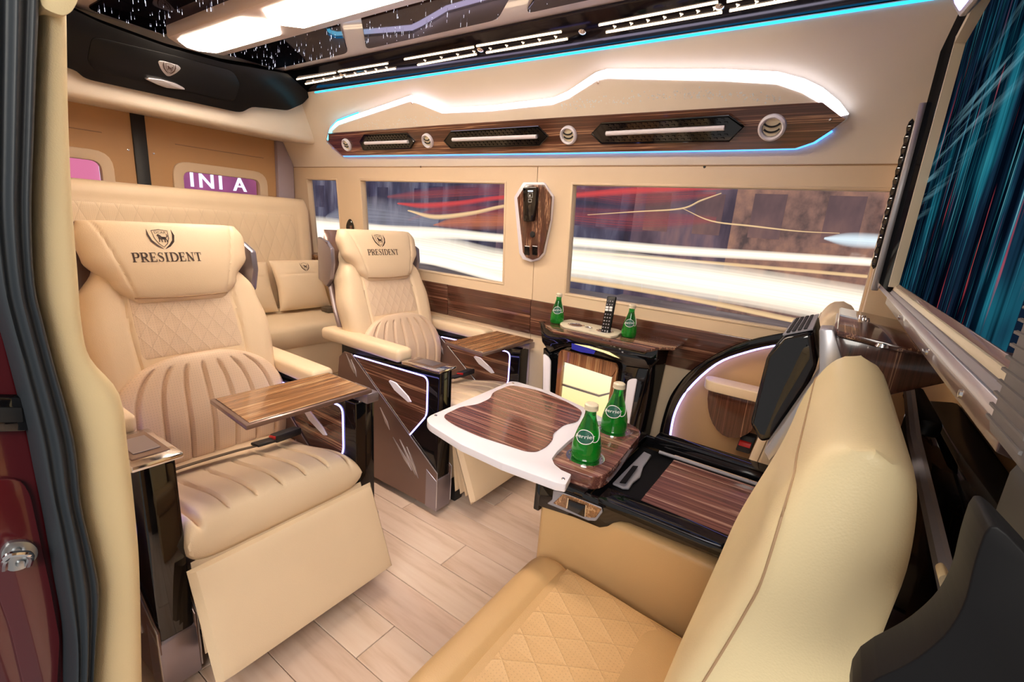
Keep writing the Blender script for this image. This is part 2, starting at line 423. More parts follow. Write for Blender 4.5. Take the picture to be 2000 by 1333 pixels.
def emblem_polys():
    """shield with a walking lion between two curved blades, unit height about 1"""
    P = []
    sh = [(-.30, .34), (0, .40), (.30, .34), (.27, -.02), (.16, -.27), (0, -.42), (-.16, -.27), (-.27, -.02)]
    P += ring2d(sh, .03)
    for s in (-1, 1):
        o = [(s*.44, .42), (s*.50, .12), (s*.42, -.18), (s*.24, -.38), (s*.03, -.50)]
        i = [(s*.05, -.46), (s*.22, -.29), (s*.36, -.10), (s*.42, .14)]
        P.append(o+i)
    P.append([(-.16, .10), (-.10, .17), (-.03, .12), (.02, .05), (.14, .04), (.17, -.02), (.15, -.08), (-.04, -.07), (-.12, -.04), (-.10, .04)])
    for x, dx in ((-.10, -.03), (-.03, .01), (.09, .0), (.14, .04)):
        P.append([(x, -.05), (x+.035, -.05), (x+.03+dx, -.20), (x-.01+dx, -.20)])
    P.append([(.15, .03), (.21, .08), (.19, .16), (.225, .16), (.245, .07), (.17, 0)])
    return P
def stroke2(path, w):
    out = []
    for i in range(len(path)-1):
        a, b = V(path[i]), V(path[i+1]); wa, wb = (w[i], w[i+1]) if isinstance(w, list) else (w, w)
        d = (b-a).normalized(); n = V((-d.y, d.x)); a2, b2 = a-d*.01, b+d*.01
        out.append([tuple(a2-n*wa/2), tuple(b2-n*wb/2), tuple(b2+n*wb/2), tuple(a2+n*wa/2)])
    return out
def rct(x0, x1, y0, y1): return [[(x0, y0), (x1, y0), (x1, y1), (x0, y1)]]
def arcp(cx, cy, rx, ry, a0, a1, n=10): return [(cx+rx*math.cos(math.radians(a0+(a1-a0)*k/n)), cy+ry*math.sin(math.radians(a0+(a1-a0)*k/n))) for k in range(n+1)]
def serif_letters(word):
    s_, S = .075, .19
    stem = lambda x: rct(x-S/2, x+S/2, 0, 1)+rct(x-S/2-.10, x+S/2+.10, 0, s_)+rct(x-S/2-.10, x+S/2+.10, 1-s_, 1)
    def bow(x, x1, y0, y1):
        cy, ry = (y0+y1)/2, (y1-y0)/2-.03; n = 12
        pa = [(x, y1-.035)]+arcp(x1-ry*.9, cy, ry*.9, ry, 90, -90, n)+[(x, y0+.035)]
        return stroke2(pa, [.07]+[.07+.13*math.sin(math.pi*k/n) for k in range(n+1)]+[.07])
    G = {'I': (stem(.25), .5), 'P': (stem(.22)+bow(.22, .72, .44, 1), .78),
         'R': (stem(.22)+bow(.22, .72, .46, 1)+stroke2([(.46, .48), (.60, .25), (.76, .03)], .17)+rct(.70, .90, 0, s_), .88),
         'E': (stem(.22)+rct(.2, .70, 1-s_, 1)+rct(.2, .72, 0, s_)+rct(.2, .54, .47, .54)+rct(.66, .72, .74, 1)+rct(.68, .75, 0, .28)+rct(.52, .57, .38, .64), .80),
         'D': (stem(.22)+bow(.22, .88, 0, 1), .94),
         'N': (rct(.17, .25, 0, 1)+rct(.73, .81, 0, 1)+stroke2([(.16, .98), (.78, .03)], .2)+rct(.03, .38, 0, s_)+rct(.02, .26, 1-s_, 1)+rct(.60, .94, 1-s_, 1), .96),
         'T': (rct(.31, .50, 0, 1)+rct(.2, .61, 0, s_)+rct(.03, .78, 1-s_, 1)+rct(.03, .09, .72, 1)+rct(.72, .78, .72, 1), .81),
         'S': (stroke2([(.58, .80), (.54, .90), (.44, .965), (.33, .975), (.21, .93), (.15, .82), (.17, .70), (.28, .60), (.42, .52), (.55, .42), (.59, .27), (.54, .12), (.43, .03), (.31, .02), (.19, .07), (.13, .18)],
                       [.06, .06, .07, .08, .1, .12, .15, .18, .19, .18, .14, .1, .08, .07, .06, .06])+rct(.57, .62, .72, .99)+rct(.08, .13, .01, .28), .70)}
    out = []; x = 0
    for ch in word:
        P, w = G[ch]; out += [[(a+x, b) for a, b in p] for p in P]; x += w+.05
    return [[(a-x/2, b-.5) for a, b in p] for p in out], x
def copy_tree(o, parent=None):
    c = o.copy(); COL.objects.link(c); c.parent = parent
    for ch in o.children: copy_tree(ch, c)
    return c

# ================================================================== THE SETTING
# floor with planks laid along the van
floor = thing('floor', (-1.4, 1.2, 0), 'pale pinkish oak plank floor running along the van', 'floor', kind='structure')
mk('subfloor', box(-3.9, .9, .12, 2.42, -.06, -.008), 'black_matte', floor)
pw = .168
row = 0; y = .128
plank_cache = {}
while y < 2.36:
    x = -2.95 - (row*0.43 % 1.2)
    while x < .35:
        x0, x1 = max(x, -2.98), min(x+1.2, .38)
        if x1-x0 > .05:
            mk('plank', box(x0+.0015, x1-.0015, y+.0012, min(y+pw, 2.37)-.0012, -.008, 0, .0015, 1), 'plank', floor)
        x += 1.2
    y += pw; row += 1

# far side wall, three windows
XA = [(-3.615, -3.22), (-2.95, -1.652), (-1.23, .10)]
ZB, ZT, ZS = 1.093, 1.681, 1.766
def wall_piece(x0, x1, z0, z1, th=.04, off=0.0, b=0.0):
    return slab([(x0, wy(z0)-off, z0), (x1, wy(z0)-off, z0), (x1, wy(z1)-off, z1), (x0, wy(z1)-off, z1)], (0, th, 0), b)
wall = thing('wall_far', (-1.7, 2.38, 0), 'cream leather side wall with three windows above a dark wood strip', 'wall', kind='structure')
XJ = -1.442
def wall_section(x0, x1, wins):
    P = [wall_piece(x0, x1, 0, ZB), wall_piece(x0, x1, ZT, ZS-.004)]
    xs = [x0]
    for a, b in wins: xs += [a, b]
    xs.append(x1)
    for a, b in zip(xs[::2], xs[1::2]):
        if b-a > .01: P.append(wall_piece(a, b, ZB, ZT))
    return P
mk('wall_panel', wall_section(-3.86, XJ-.002, XA[:2]), 'wall_leather', wall)
mk('wall_panel', wall_section(XJ+.002, .16, XA[2:]), 'wall_leather', wall)
mk('backing', wall_piece(XJ-.02, XJ+.02, 0, ZS, .02, -.042), 'stitch', wall)
up = slab([(-3.86, uy(ZS), ZS), (.2, uy(ZS), ZS), (.2, uy(2.216), 2.216), (-3.86, uy(2.216), 2.216)], (0, .05, .02))
mk('upper_panel', up, 'upper_leather', wall)
mk('seam', tube([(-3.86, wy(ZS)-.001, ZS-.002), (.16, wy(ZS)-.001, ZS-.002)], .003, 6), 'stitch', wall)
for i, (a, b) in enumerate(XA):
    w = thing('window_%d' % (i+1), ((a+b)/2, wy(ZB), ZB),
              ['narrow rear side window beside the back bench', 'wide side window behind the second captain seat',
               'wide side window above the mini fridge and facing seats'][i], 'window', kind='structure')
    g = .009
    fr = [wall_piece(a-.004, b+.004, ZB-.004, ZB+g, .05, .004, .004), wall_piece(a-.004, b+.004, ZT-g, ZT+.004, .05, .004, .004),
          wall_piece(a-.004, a+g, ZB, ZT, .05, .004, .004), wall_piece(b-g, b+.004, ZB, ZT, .05, .004, .004)]
    mk('window_frame', fr, 'wall_leather', w)
    mk('pane', wall_piece(a+g*.5, b-g*.5, ZB+g*.5, ZT-g*.5, .004, -.03), 'pane_glass', w)
strip = thing('trim_1', (-1.6, 2.33, .83), 'dark streaked wood strip below the side windows', 'wood trim', kind='structure')
x = -3.4
for x1 in (-2.1, XJ, -.2, .12):
    mk('wood_board', wall_piece(x+.001, x1-.001, .825, 1.032, .016, .014, .004), 'wood_x', strip); x = x1
# screws on the seam
for (x, y_) in ((822, 326), (1376, 326)):
    p = onw(x, y_); s = mk('screw', lathe([(0, .004), (.005, .003), (.006, 0), (0, -.01)], 12, p, (0, -1, 0)), 'black_matte', wall)

# ceiling with mirror panes
ceil = thing('ceiling', (-1.5, 1.34, 2.3), 'pale ceiling frame set with dark starlight mirror panes', 'ceiling', kind='structure')
mk('ceiling_frame', box(-3.25, .45, .72, 1.87, 2.300, 2.33, .004), 'frame_white', ceil)
mk('headliner', prism([(.12, 2.1), (.3, 2.24), (.72, 2.3), (.72, 2.34), (.12, 2.34)], 'x', -3.86, .7), 'upper_leather', ceil)
PN = [[(-3.2, 1.475), (-3.18, 1.80), (-2.445, 1.80), (-2.07, 1.475)], [(-1.92, 1.475), (-2.29, 1.80), (-1.41, 1.79), (-1.04, 1.475)],
      [(-.90, 1.475), (-1.27, 1.79), (-.32, 1.79), (.03, 1.475)]]
stars = []
for P in PN:
    for m in (0, 1):
        Q = [(x, 2.68-y if m else y) for x, y in P]
        R = rnd(Q, [.02, .05, .05, .02]); mk('ceiling_pane', prism([(q.x, q.y) for q in R], 'z', 2.291, 2.301, .002, 1), 'dark_mirror', ceil)
        for k in range(85):
            u, v = random.random(), random.random()
            a = V(Q[0]).lerp(V(Q[3]), u); b = V(Q[1]).lerp(V(Q[2]), u); c = a.lerp(b, .04+.92*v)
            h = random.choice((.006, .012, .02, .03)); r = random.choice((.0005, .0007, .0010))
            stars.append(tube([(c.x, c.y, 2.2905), (c.x, c.y, 2.2905-h*.55)], r, 4))
st = mk('starlight_fibres', stars, 'star', ceil, None); st['kind'] = 'stuff'

# black light rail between ceiling and wall
rail = thing('light_rail', (-1.5, 1.95, 2.21), 'glossy black rail with rows of warm light bars along the far ceiling edge', 'light rail')
mk('rail_body', prism([(1.865, 2.31), (1.865, 2.288), (2.036, 2.2165), (2.07, 2.225), (2.07, 2.34), (1.865, 2.34)], 'x', -3.3, .3, .004), 'rail_black', rail)
RN = V((0, .0715, .171)).normalized(); RQ = V((0, 1.865, 2.288))
def onr(x, y, off=.003): return pl(x, y, RN, RQ-RN*off)
BARS = [((580, 155), (655, 142)), ((661, 140), (757, 124)), ((597, 164), (667, 151)), ((675, 150), (772, 134)),
        ((790, 116), (925, 92)), ((931, 90), (1096, 62)), ((816, 127), (930, 106)), ((950, 103), (1108, 76)),
        ((1170, 49), (1402, 4)), ((1184, 63), (1410, 24)), ((1420, 3), (1560, -26)), ((1425, 21), (1560, -4))]
for a, b in BARS:
    mk('light_bar', tube([onr(*a), onr(*b)], .0048, 8), 'led_warm', rail)
def arrow(c, s):
    f = V((1, 0, 0)); d = V((0, .171, -.0715)).normalized()
    return slab([c+f*s, c-f*s*.4+d*s*.8, c-f*s*.1, c-f*s*.4-d*s*.8], -RN*.003)
for a, b, n in (((612, 158), (755, 132), 8), ((830, 118), (1085, 72), 9), ((1200, 52), (1395, 16), 7), ((1440, 10), (1550, -10), 4)):
    for k in range(n): mk('arrow_light', arrow(onr(a[0]+(b[0]-a[0])*k/(n-1), a[1]+(b[1]-a[1])*k/(n-1), .001), .0085), 'led_warm', rail)
for p in ((668, 147), (938, 98), (1405, 14), (1137, 63)):
    mk('spot_stud', lathe([(0, .006), (.010, .005), (.016, 0), (.016, -.004)], 16, onr(*p, .001), -RN), 'chrome', rail)
led = mk('edge_led', tube([(-3.12, 2.034, 2.2085), (.30, 2.034, 2.2085)], .0045, 6), 'led_cyan', rail)

# hexagonal ceiling light bar along the middle
lb = thing('ceiling_light', (-1.7, 1.3, 2.3), 'long white ceiling light bar with glowing warm lenses down the middle of the roof', 'light')
def hexa(x0, x1, y0, y1, c): return [(x0, (y0+y1)/2-.03), (x0+c, y0), (x1-c, y0), (x1, (y0+y1)/2-.03), (x1, (y0+y1)/2+.03), (x1-c, y1), (x0+c, y1), (x0, (y0+y1)/2+.03)]
mk('housing', prism(hexa(-3.13, .0, 1.15, 1.43, .10), 'z', 2.235, 2.302, .012), 'frame_white', lb)
for a, b in ((-3.06, -2.29), (-2.24, -1.45), (-1.40, -.62)):
    mk('lens', prism(hexa(a, b, 1.185, 1.37, .07), 'z', 2.226, 2.240, .006), 'lamp_warm', lb)

# rear header beam and black roof console
beam = mk('trim_2', prism(smooth_path([(-3.86, 2.34), (-3.86, 1.945), (-3.5, 1.925)], 1)+[V(p) for p in ((-3.39, 1.912), (-3.355, 1.925), (-3.345, 1.96), (-3.335, 2.03), (-3.32, 2.16), (-3.30, 2.34))], 'y', .16, 2.27, .02, 3), 'upper_leather')
tag(beam, 'cream padded header beam above the rear doors', 'header beam', kind='structure')
HN = V((.25, 0, -.11)).normalized(); HQ = V((-3.17, 0, 2.285))
def onh(x, y, off=0.0): return pl(x, y, HN, HQ+HN*off)
rc = thing('roof_console', (-3.25, 1.3, 2.05), 'black roof console with silver emblem and pull above the rear bench', 'roof console')
hp = [(100, -2), (200, 46), (330, 93), (440, 123), (546, 141), (612, 153), (609, 184), (592, 203), (562, 216), (515, 211), (492, 209), (474, 219), (462, 219), (178, 157), (162, 151), (150, 139), (125, 130), (60, 110)]
mk('cover', slab(rnd([onh(*p) for p in hp], .02, 2), -HN*.09, .012, 2), 'black_satin', rc)
pr = rnd([onh(*p, .004) for p in ((180, 70), (330, 106), (455, 138), (470, 165), (458, 200), (188, 140), (170, 120))], .03, 3)
mk('front_panel', slab(pr, -HN*.03, .006, 2), 'black_satin', rc)
eb = mk('emblem_plate', slab(rnd([onh(*p, .008) for p in ((308, 119), (318, 119), (349, 128), (354, 134), (346, 142), (333, 149), (326, 149), (314, 136))], .02, 3), -HN*.012, .003, 2), 'silver', rc)
ec = onh(331, 133, .012); ey = V((0, 1, 0)); ez = HN.cross(ey).normalized()*-1
if ez.z < 0: ez = -ez
mk('emblem', place2d(flat(emblem_polys(), .001), lambda a, b, c: ec+ey*a*.062+ez*b*.062+HN*c), 'ink', eb)
hd = [(284, 155), (290, 152), (318, 156), (345, 164), (361, 173), (362, 176), (352, 175), (325, 172), (308, 166)]
mk('pull_handle', slab([onh(*p, .022) for p in hd], -HN*.03, .004, 2), 'silver', rc)

# rear doors
def rect_ring(y0, y1, z0, z1, g, x, th, r=.06, rin=.04):
    o = rnd([(y0, z0), (y1, z0), (y1, z1), (y0, z1)], r, 5); i = rnd([(y0+g, z0+g), (y1-g, z0+g), (y1-g, z1-g), (y0+g, z1-g)], rin, 5)
    bm = bmesh.new(); n = len(o)
    O = [[bm.verts.new((x+d, p.x, p.y)) for p in ring] for d in (0, th) for ring in (o, i)]
    for k in range(n):
        q = (k+1) % n
        bm.faces.new((O[0][k], O[0][q], O[1][q], O[1][k])); bm.faces.new((O[2][k], O[2][q], O[3][q], O[3][k]))
        bm.faces.new((O[0][k], O[0][q], O[2][q], O[2][k])); bm.faces.new((O[1][k], O[1][q], O[3][q], O[3][k]))
    bmesh.ops.recalc_face_normals(bm, faces=bm.faces); return bev(bm, .006, 2, [e for e in bm.edges if e.calc_face_angle(0) > .9])
RX = -3.8
def rear_door(n, y0, y1, wy0, wy1, lab):
    d = thing('door_%d' % n, (RX, (y0+y1)/2, .2), lab, 'door', kind='structure')
    z0, z1, wz0, wz1 = .2, 1.97, 1.18, 1.64
    mk('door_panel', [box(RX-.05, RX, y0, y1, z0, wz0), box(RX-.05, RX, y0, y1, wz1, z1), box(RX-.05, RX, y0, wy0, wz0, wz1), box(RX-.05, RX, wy1, y1, wz0, wz1)], 'door_leather', d)
    mk('window_surround', rect_ring(wy0-.055, wy1+.055, wz0-.055, wz1+.055, .062, RX-.02, .04, .10, .05), 'wall_leather', d)
    mk('pane', box(RX-.035, RX-.03, wy0-.01, wy1+.01, wz0-.01, wz1+.01), 'pane_glass', d)
    ym = (wy0+wy1)/2
    mk('pressed_seam', tube([(RX+.001, ym-.25 if n == 1 else wy0-.02, 1.80), (RX+.001, wy1+.02 if n == 1 else wy1+.04, 1.80)], .003, 5), 'stitch', d)
    mk('screw', lathe([(0, .004), (.006, .003), (.007, 0)], 12, (RX, y1-.03 if n == 1 else y0+.035, 1.72), (1, 0, 0)), 'chrome', d)
rear_door(1, .2, 1.203, .50, 1.03, 'tan leather rear door with a pink lit window, beside the door pillar')
rear_door(2, 1.272, 2.115, 1.455, 1.985, 'tan leather rear door with a window facing the neon sign')
tag(mk('door_seal', box(RX-.06, RX+.012, 1.200, 1.275, .2, 1.98, .006), 'black_matte'), 'black vertical seal between the two rear doors', 'door seal', kind='structure')
tag(mk('trim_3', box(RX-.06, RX+.03, 2.118, 2.26, .2, 1.97, .02), 'door_pillar_grey'), 'greyish lilac corner pillar beside the rear door', 'pillar', kind='structure')
tag(mk('wall_rear', [box(RX-.12, RX-.065, .1, 2.5, -.05, .22), box(RX-.12, RX-.065, .1, 2.5, 1.965, 2.36)], 'door_leather'), 'tan rear wall framing the back doors', 'wall', kind='structure')

# near side wall behind the door pillar, roof skin
tag(mk('wall_near', [box(-3.86, -1.45, .12, .20, -.02, 2.2)], 'wall_leather'), 'cream near side wall behind the door pillar', 'wall', kind='structure')
tag(mk('body_side', box(-3.9, -1.40, .06, .115, -.5, 2.34, .01), 'red_paint'), 'dark red outer body side behind the door pillar', 'body panel', kind='structure')
tag(mk('roof', box(-3.9, .9, .05, 2.5, 2.345, 2.37), 'black_matte'), 'outer roof skin above the cabin', 'roof', kind='structure')

# door pillar: cream trim, rubber seal, red body
def loft2(L, R, n, bulge, depth, rows=None):
    """vertical band between two edge curves, bulging towards +x"""
    L = smooth_path(L, 4); R = smooth_path(R, 4)
    m = min(len(L), len(R)); bm = bmesh.new(); F = []; B = []
    for i in range(m):
        F.append([]); B.append([])
        for k in range(n+1):
            q = k/n; p = L[i].lerp(R[i], q)
            F[-1].append(bm.verts.new(p+V((bulge(q*2-1, i/(m-1)), 0, 0)))); B[-1].append(bm.verts.new(p-V((depth, 0, 0))))
    for i in range(m-1):
        for k in range(n):
            bm.faces.new((F[i][k], F[i][k+1], F[i+1][k+1], F[i+1][k])); bm.faces.new((B[i][k], B[i+1][k], B[i+1][k+1], B[i][k+1]))
        bm.faces.new((F[i][0], F[i+1][0], B[i+1][0], B[i][0])); bm.faces.new((F[i][n], B[i][n], B[i+1][n], F[i+1][n]))
    for i in (0, m-1):
        for k in range(n): bm.faces.new((F[i][k], B[i][k], B[i][k+1], F[i][k+1]))
    return bm
pl_L = [(98, -640), (90, -300), (78, -60), (72, 60), (62, 263), (57, 420), (62, 552), (78, 630), (94, 700), (136, 857), (150, 985), (172, 1080), (184, 1151), (180, 1246), (172, 1345), (165, 1500)]
pl_R = [(128, -640), (126, -300), (125, -60), (127, 60), (131, 230), (139, 390), (150, 525), (158, 630), (176, 700), (233, 771), (250, 880), (262, 985), (270, 1080), (274, 1200), (277, 1345), (279, 1500)]
def mp(pts, X): return [onx(a, b, X) for a, b in pts]
tag(mk('trim_4', loft2(mp(pl_L, -1.24), mp(pl_R, -1.24), 16, lambda u, v: .035*(max(0, 1-abs(u)**3))**.5, .2), 'leather_pale', None, 60),
    'cream padded door pillar trim at the open doorway', 'pillar trim', kind='structure')
rb_L = [(0, -640), (-20, -300), (-30, -60), (-30, 120), (-30, 300), (-28, 420), (-12, 552), (6, 630), (26, 700), (62, 842), (81, 937), (100, 1032), (120, 1151), (136, 1246), (138, 1345), (138, 1500)]
rb_R = [(100, -640), (92, -300), (80, -60), (74, 60), (66, 263), (61, 420), (67, 552), (84, 630), (102, 700), (144, 857), (158, 985), (180, 1080), (192, 1151), (185, 1246), (179, 1345), (172, 1500)]
tag(mk('door_seal', loft2(mp(rb_L, -1.2), mp(rb_R, -1.2), 24, lambda u, v: .03*(max(0, 1-abs(u)**2.5))**.5+.006*math.cos(u*8.5), .06), 'rubber', None, 70),
    'thick dark blue-black rubber door seal beside the cream pillar', 'door seal', kind='structure')
jamb = thing('door_jamb', (-1.25, .02, 0), 'dark red painted door jamb with a metal striker at the left edge', 'door jamb', kind='structure')
jp = [(-160, 350), (-30, 500), (10, 640), (40, 780), (70, 900), (95, 1040), (118, 1160), (130, 1260), (134, 1500), (-160, 1500)]
mk('painted_panel', slab([onx(a, b, -1.26) for a, b in jp], (-.12, 0, 0), .01), 'red_paint', jamb)
rp = [(-60, 940), (40, 935), (60, 965), (100, 1150), (118, 1250), (110, 1400), (60, 1400), (20, 1230), (-20, 1120), (-60, 1080)]
mk('pressed_panel', slab(rnd([onx(a, b, -1.248) for a, b in rp], .02, 3), (-.03, 0, 0), .012, 3), 'red_paint', jamb)
sk = rnd([onx(a, b, -1.236) for a, b in ((2, 1078), (20, 1060), (58, 1058), (75, 1072), (74, 1090), (50, 1112), (22, 1119), (4, 1108))], .01, 3)
stp = mk('striker_plate', slab(sk, (-.02, 0, 0), .003, 2), 'galvanised', jamb)
mk('striker_loop', tube(smooth_path([onx(8, 1112, -1.235), onx(10, 1095, -1.21), onx(20, 1084, -1.205), onx(50, 1082, -1.205), onx(60, 1088, -1.21), onx(56, 1104, -1.235)], 4), .006, 8), 'chrome', stp)
for p in ((32, 1076), (40, 1100)):
    mk('bolt', lathe([(0, .006), (.006, .005), (.008, 0)], 10, onx(*p, -1.236), (1, 0, 0)), 'galvanised', stp)
lat = [(-60, 776), (46, 778), (56, 800), (58, 835), (52, 842), (-60, 846)]
lt = mk('latch_housing', slab(rnd([onx(a, b, -1.235) for a, b in lat], .008, 3), (-.05, 0, 0), .004, 2), 'black_gloss', jamb)
mk('latch_slot', slab([onx(a, b, -1.231) for a, b in ((-60, 796), (44, 797), (48, 826), (-60, 828))], (-.02, 0, 0), .003), 'black_matte', lt)
tag(mk('trim_5', slab(rnd([onx(a, b, -1.18) for a, b in ((74, -50), (160, -50), (152, 4), (140, 24), (124, 32), (80, 16))], .02, 3), (-.1, 0, 0), .015, 3), 'leather_pale'),
    'cream roof header trim meeting the top of the door pillar', 'header trim', kind='structure')

# ================================================================== AIR VENT PANEL on the upper wall
vp = thing('air_vent_panel', onu(1150, 290), 'long wood and leather vent panel with a white light strip on the upper wall', 'vent panel')
UNn = UN.normalized()
o_out = [(641, 272), (646, 252), (660, 237), (700, 222), (803, 186), (820, 190), (868, 211), (960, 206), (1080, 191), (1110, 178), (1165, 141), (1185, 135), (1415, 135), (1520, 140), (1572, 154), (1607, 171), (1640, 198), (1658, 222)]
o_in = [(645, 274), (651, 254), (664, 243), (703, 230), (803, 197), (818, 201), (866, 220), (960, 216), (1082, 203), (1113, 191), (1168, 156), (1188, 152), (1415, 157), (1518, 163), (1568, 180), (1600, 199), (1625, 215), (1640, 226)]
bot = [(1655, 232), (1625, 252), (1590, 275), (1555, 287), (1440, 290), (1060, 297), (671, 303), (643, 277)]
mk('backing', slab([onu(*p) for p in o_out]+[onu(*p) for p in bot], -UNn*.02), 'silver', vp)
wtop = [(1607, 198), (1350, 213), (1100, 228), (870, 243), (644, 259)]
mk('wood_panel', slab([onu(*p, .018) for p in ((1642, 225), (1653, 231), (1625, 252), (1590, 275), (1555, 287), (1440, 290), (1060, 297), (671, 302), (644, 276))]+[onu(*p, .018) for p in wtop[::-1]], -UNn*.016, .003, 1), 'wood_x', vp)
lp = [onu(*p, .018) for p in o_in[1:-2]]+[onu(*p, .018) for p in wtop]
mk('leather_panel', slab(lp, -UNn*.010), 'upper_leather', vp, None)
def band(A, B, off, th):
    bm = bmesh.new(); n = len(A); R = []
    for a, b in zip(A, B):
        p, q = onu(*a, off), onu(*b, off)
        R.append([bm.verts.new(v) for v in (p, q, q-UNn*th, p-UNn*th)])
    for i in range(n-1):
        for k in range(4): bm.faces.new((R[i][k], R[i][(k+1) % 4], R[i+1][(k+1) % 4], R[i+1][k]))
    bm.faces.new(R[0]); bm.faces.new(R[-1][::-1]); return bm
mk('light_strip', band(o_out, o_in, .018, .012), 'led_white', vp)
mk('lower_led', tube([onu(x, y, .008) for x, y in ((650, 288), (672, 305), (1060, 300), (1440, 293), (1556, 290), (1592, 278), (1625, 256))], .005, 6), 'led_blue', vp)
mk('lower_led', tube([onu(x, y, .012) for x, y in ((640, 280), (640, 268), (645, 250), (659, 235), (700, 220))], .003, 6), 'led_cyan', vp)
dots = []
for k in range(330):
    if k % 3 == 0: q = random.random(); x, y_ = 695+165*q, 246-14*q+random.gauss(0, 4)
    else: q = random.random(); x, y_ = 1095+430*q, 208-26*math.sin(q*2.4)+random.gauss(0, 5)+4*q
    dots.append(lathe([(0, .0015), (random.choice((.002, .003, .004)), 0)], 5, onu(x, y_, .0285), -UNn))
d_ = mk('sequin_dots', dots, 'white_ink', vp); d_['kind'] = 'stuff'
UX = V((1, 0, 0)); UZ = UNn.cross(UX); UZ = -UZ if UZ.z < 0 else UZ
def round_vent(x, y, r):
    c = onu(x, y, .034)
    v = mk('round_vent', lathe([(r*.66, -.004), (r*.70, .012), (r*.82, .018), (r*.96, .012), (r, 0), (r, -.01)], 32, c, -UNn), 'white_plastic', vp)
    mk('vent_face', lathe([(0, .004), (r*.64, .004), (r*.66, -.003), (0, -.003)], 28, c, -UNn), 'bezel_cream', v)
    for s in (-1, 1):
        pts = [c-UNn*.007+UX*(r*.6*math.sin(a))+UZ*(s*r*.20+r*(.42*(1-math.cos(a))-.12))+UX*(0.0) for a in [(-1.1+.22*i) for i in range(11)]]
        mk('vent_slot', tube(pts, .0035, 6), 'black_matte', v)
for x, y_, r in ((678, 283, .042), (836, 275, .043), (1111, 264, .045), (1508, 249, .050)): round_vent(x, y_, r)
GR = [([(704, 276), (711, 264), (795, 260), (811, 276), (803, 290), (711, 293)], (713, 280), (797, 277)),
      ([(868, 275), (881, 257), (1052, 247), (1071, 266), (1054, 284), (881, 289)], (884, 273), (1048, 267)),
      ([(1156, 261), (1175, 241), (1424, 226), (1453, 247), (1424, 276), (1175, 280)], (1184, 261), (1415, 250))]
for P, a, b in GR:
    g = mk('slot_vent', slab([onu(*p, .034) for p in P], -UNn*.012, .003, 1), 'black_gloss', vp)
    P3 = [onu(*p, .046) for p in P]; mk('rim', tube(P3, .0035, 6, True), 'black_gloss', g)
    mk('white_bar', tube([onu(*a, .052), onu(*b, .052)], .010, 10), 'white_plastic', g)
    st_ = []
    A, B = onu(*P[1], .047), onu(*P[2], .047); C_, D = onu(*P[5], .047), onu(*P[4], .047)
    n = int((B-A).length/.026)
    for k in range(1, n):
        for f in (.12, .26, .40, .60, .74, .88):
            q = (k+(.5 if int(f*100) % 4 else 0))/n
            if q < .98:
                c = A.lerp(B, q).lerp(C_.lerp(D, q), f); st_.append(slab([c-UX*.009-UZ*.003, c+UX*.009-UZ*.003, c+UX*.006+UZ*.003, c-UX*.006+UZ*.003], -UNn*.003))
    s_ = mk('grille_studs', st_, 'black_gloss', g)
for p in ((805, 202), (1168, 162), (1622, 234)):
    mk('screw', lathe([(0, .004), (.005, .003), (.006, 0)], 10, onu(*p, .034 if p[0] > 1600 else .03), -UNn), 'chrome', vp)

# ================================================================== CONTROL PANEL on the wall between the windows
cp = thing('wall_control_panel', onw(1045, 512), 'coffin-shaped wood control panel with two switches between the side windows', 'control panel')
oc = [(1027, 357), (1066, 357), (1084, 384), (1080, 430), (1066, 497), (1056, 508), (1042, 512), (1026, 507), (1019, 495), (1009, 386)]
ic = [(1029, 361), (1064, 361), (1079, 385), (1076, 430), (1062, 494), (1053, 504), (1042, 508), (1029, 503), (1023, 493), (1012, 387)]
mk('surround', slab([onw(*p) for p in oc], (0, -.03, 0), .006, 2), 'white_plastic', cp)
mk('wood_face', slab([onw(*p, .028) for p in ic], (0, -.012, 0), .004, 2), 'wood_z', cp)
for x in (1025.5, 1040.5):
    s = mk('switch', slab([onw(x+a, b, .040) for a, b in ((0, 480), (9, 481), (9, 499), (0, 498))], (0, -.008, 0), .002, 1), 'black_gloss', cp)
    mk('switch_edge', slab([onw(x+a, b, .049) for a, b in ((0, 480), (9, 481), (9, 482.5), (0, 481.5))], (0, -.002, 0)), 'white_ink', s)
mk('round_button', lathe([(0, .006), (.014, .005), (.018, 0)], 16, onw(1040, 458, .040), (0, -1, 0)), 'black_matte', cp)
ph = thing('handset', onw(1035, 432, .05), 'black handset with lit icons clipped on the wall control panel', 'handset')
mk('handset_body', slab([onw(*p, .042) for p in ((1026, 367), (1053, 366), (1052, 398), (1045, 433), (1027, 433))], (0, -.028, 0), .006, 2), 'black_gloss', ph)
mk('lit_icon', slab([onw(*p, .0705) for p in ((1031, 372), (1041, 372), (1041, 374.5), (1031, 374.5))], (0, -.001, 0)), 'screen_white', ph)
def mark(c, ws, hs, off, mat, par, nm='printed_icon'):
    return mk(nm, [tube([onw(c[0]+a*ws, c[1]+b*hs, off) for a, b in ((-1, -1), (1, -1), (1, 1), (-1, 1))], .0012, 4, True)], mat, par)
mark((1036, 381), 4, 4.5, .071, 'white_ink', ph); mark((1035, 392), 3, 3, .071, 'white_ink', ph)
mk('printed_icon', slab([onw(*p, .0705) for p in ((1034, 381), (1036, 380), (1036, 384), (1034, 384))], (0, -.001, 0)), 'white_ink', ph)
cs = thing('wall_switch', onw(685, 466), 'small dark oval switch on the wall between the rear windows', 'switch')
mk('switch_body', slab(smooth_path([onw(*p) for p in ((685, 428), (691, 438), (692, 450), (687, 463), (681, 455), (679, 440))], 4, True), (0, -.015, 0), .003, 1), 'black_gloss', cs)
mk('rocker', slab([onw(*p, .015) for p in ((682, 441), (689, 441), (689, 456), (684, 456))], (0, -.005, 0), .001, 1), 'wood_z', cs)

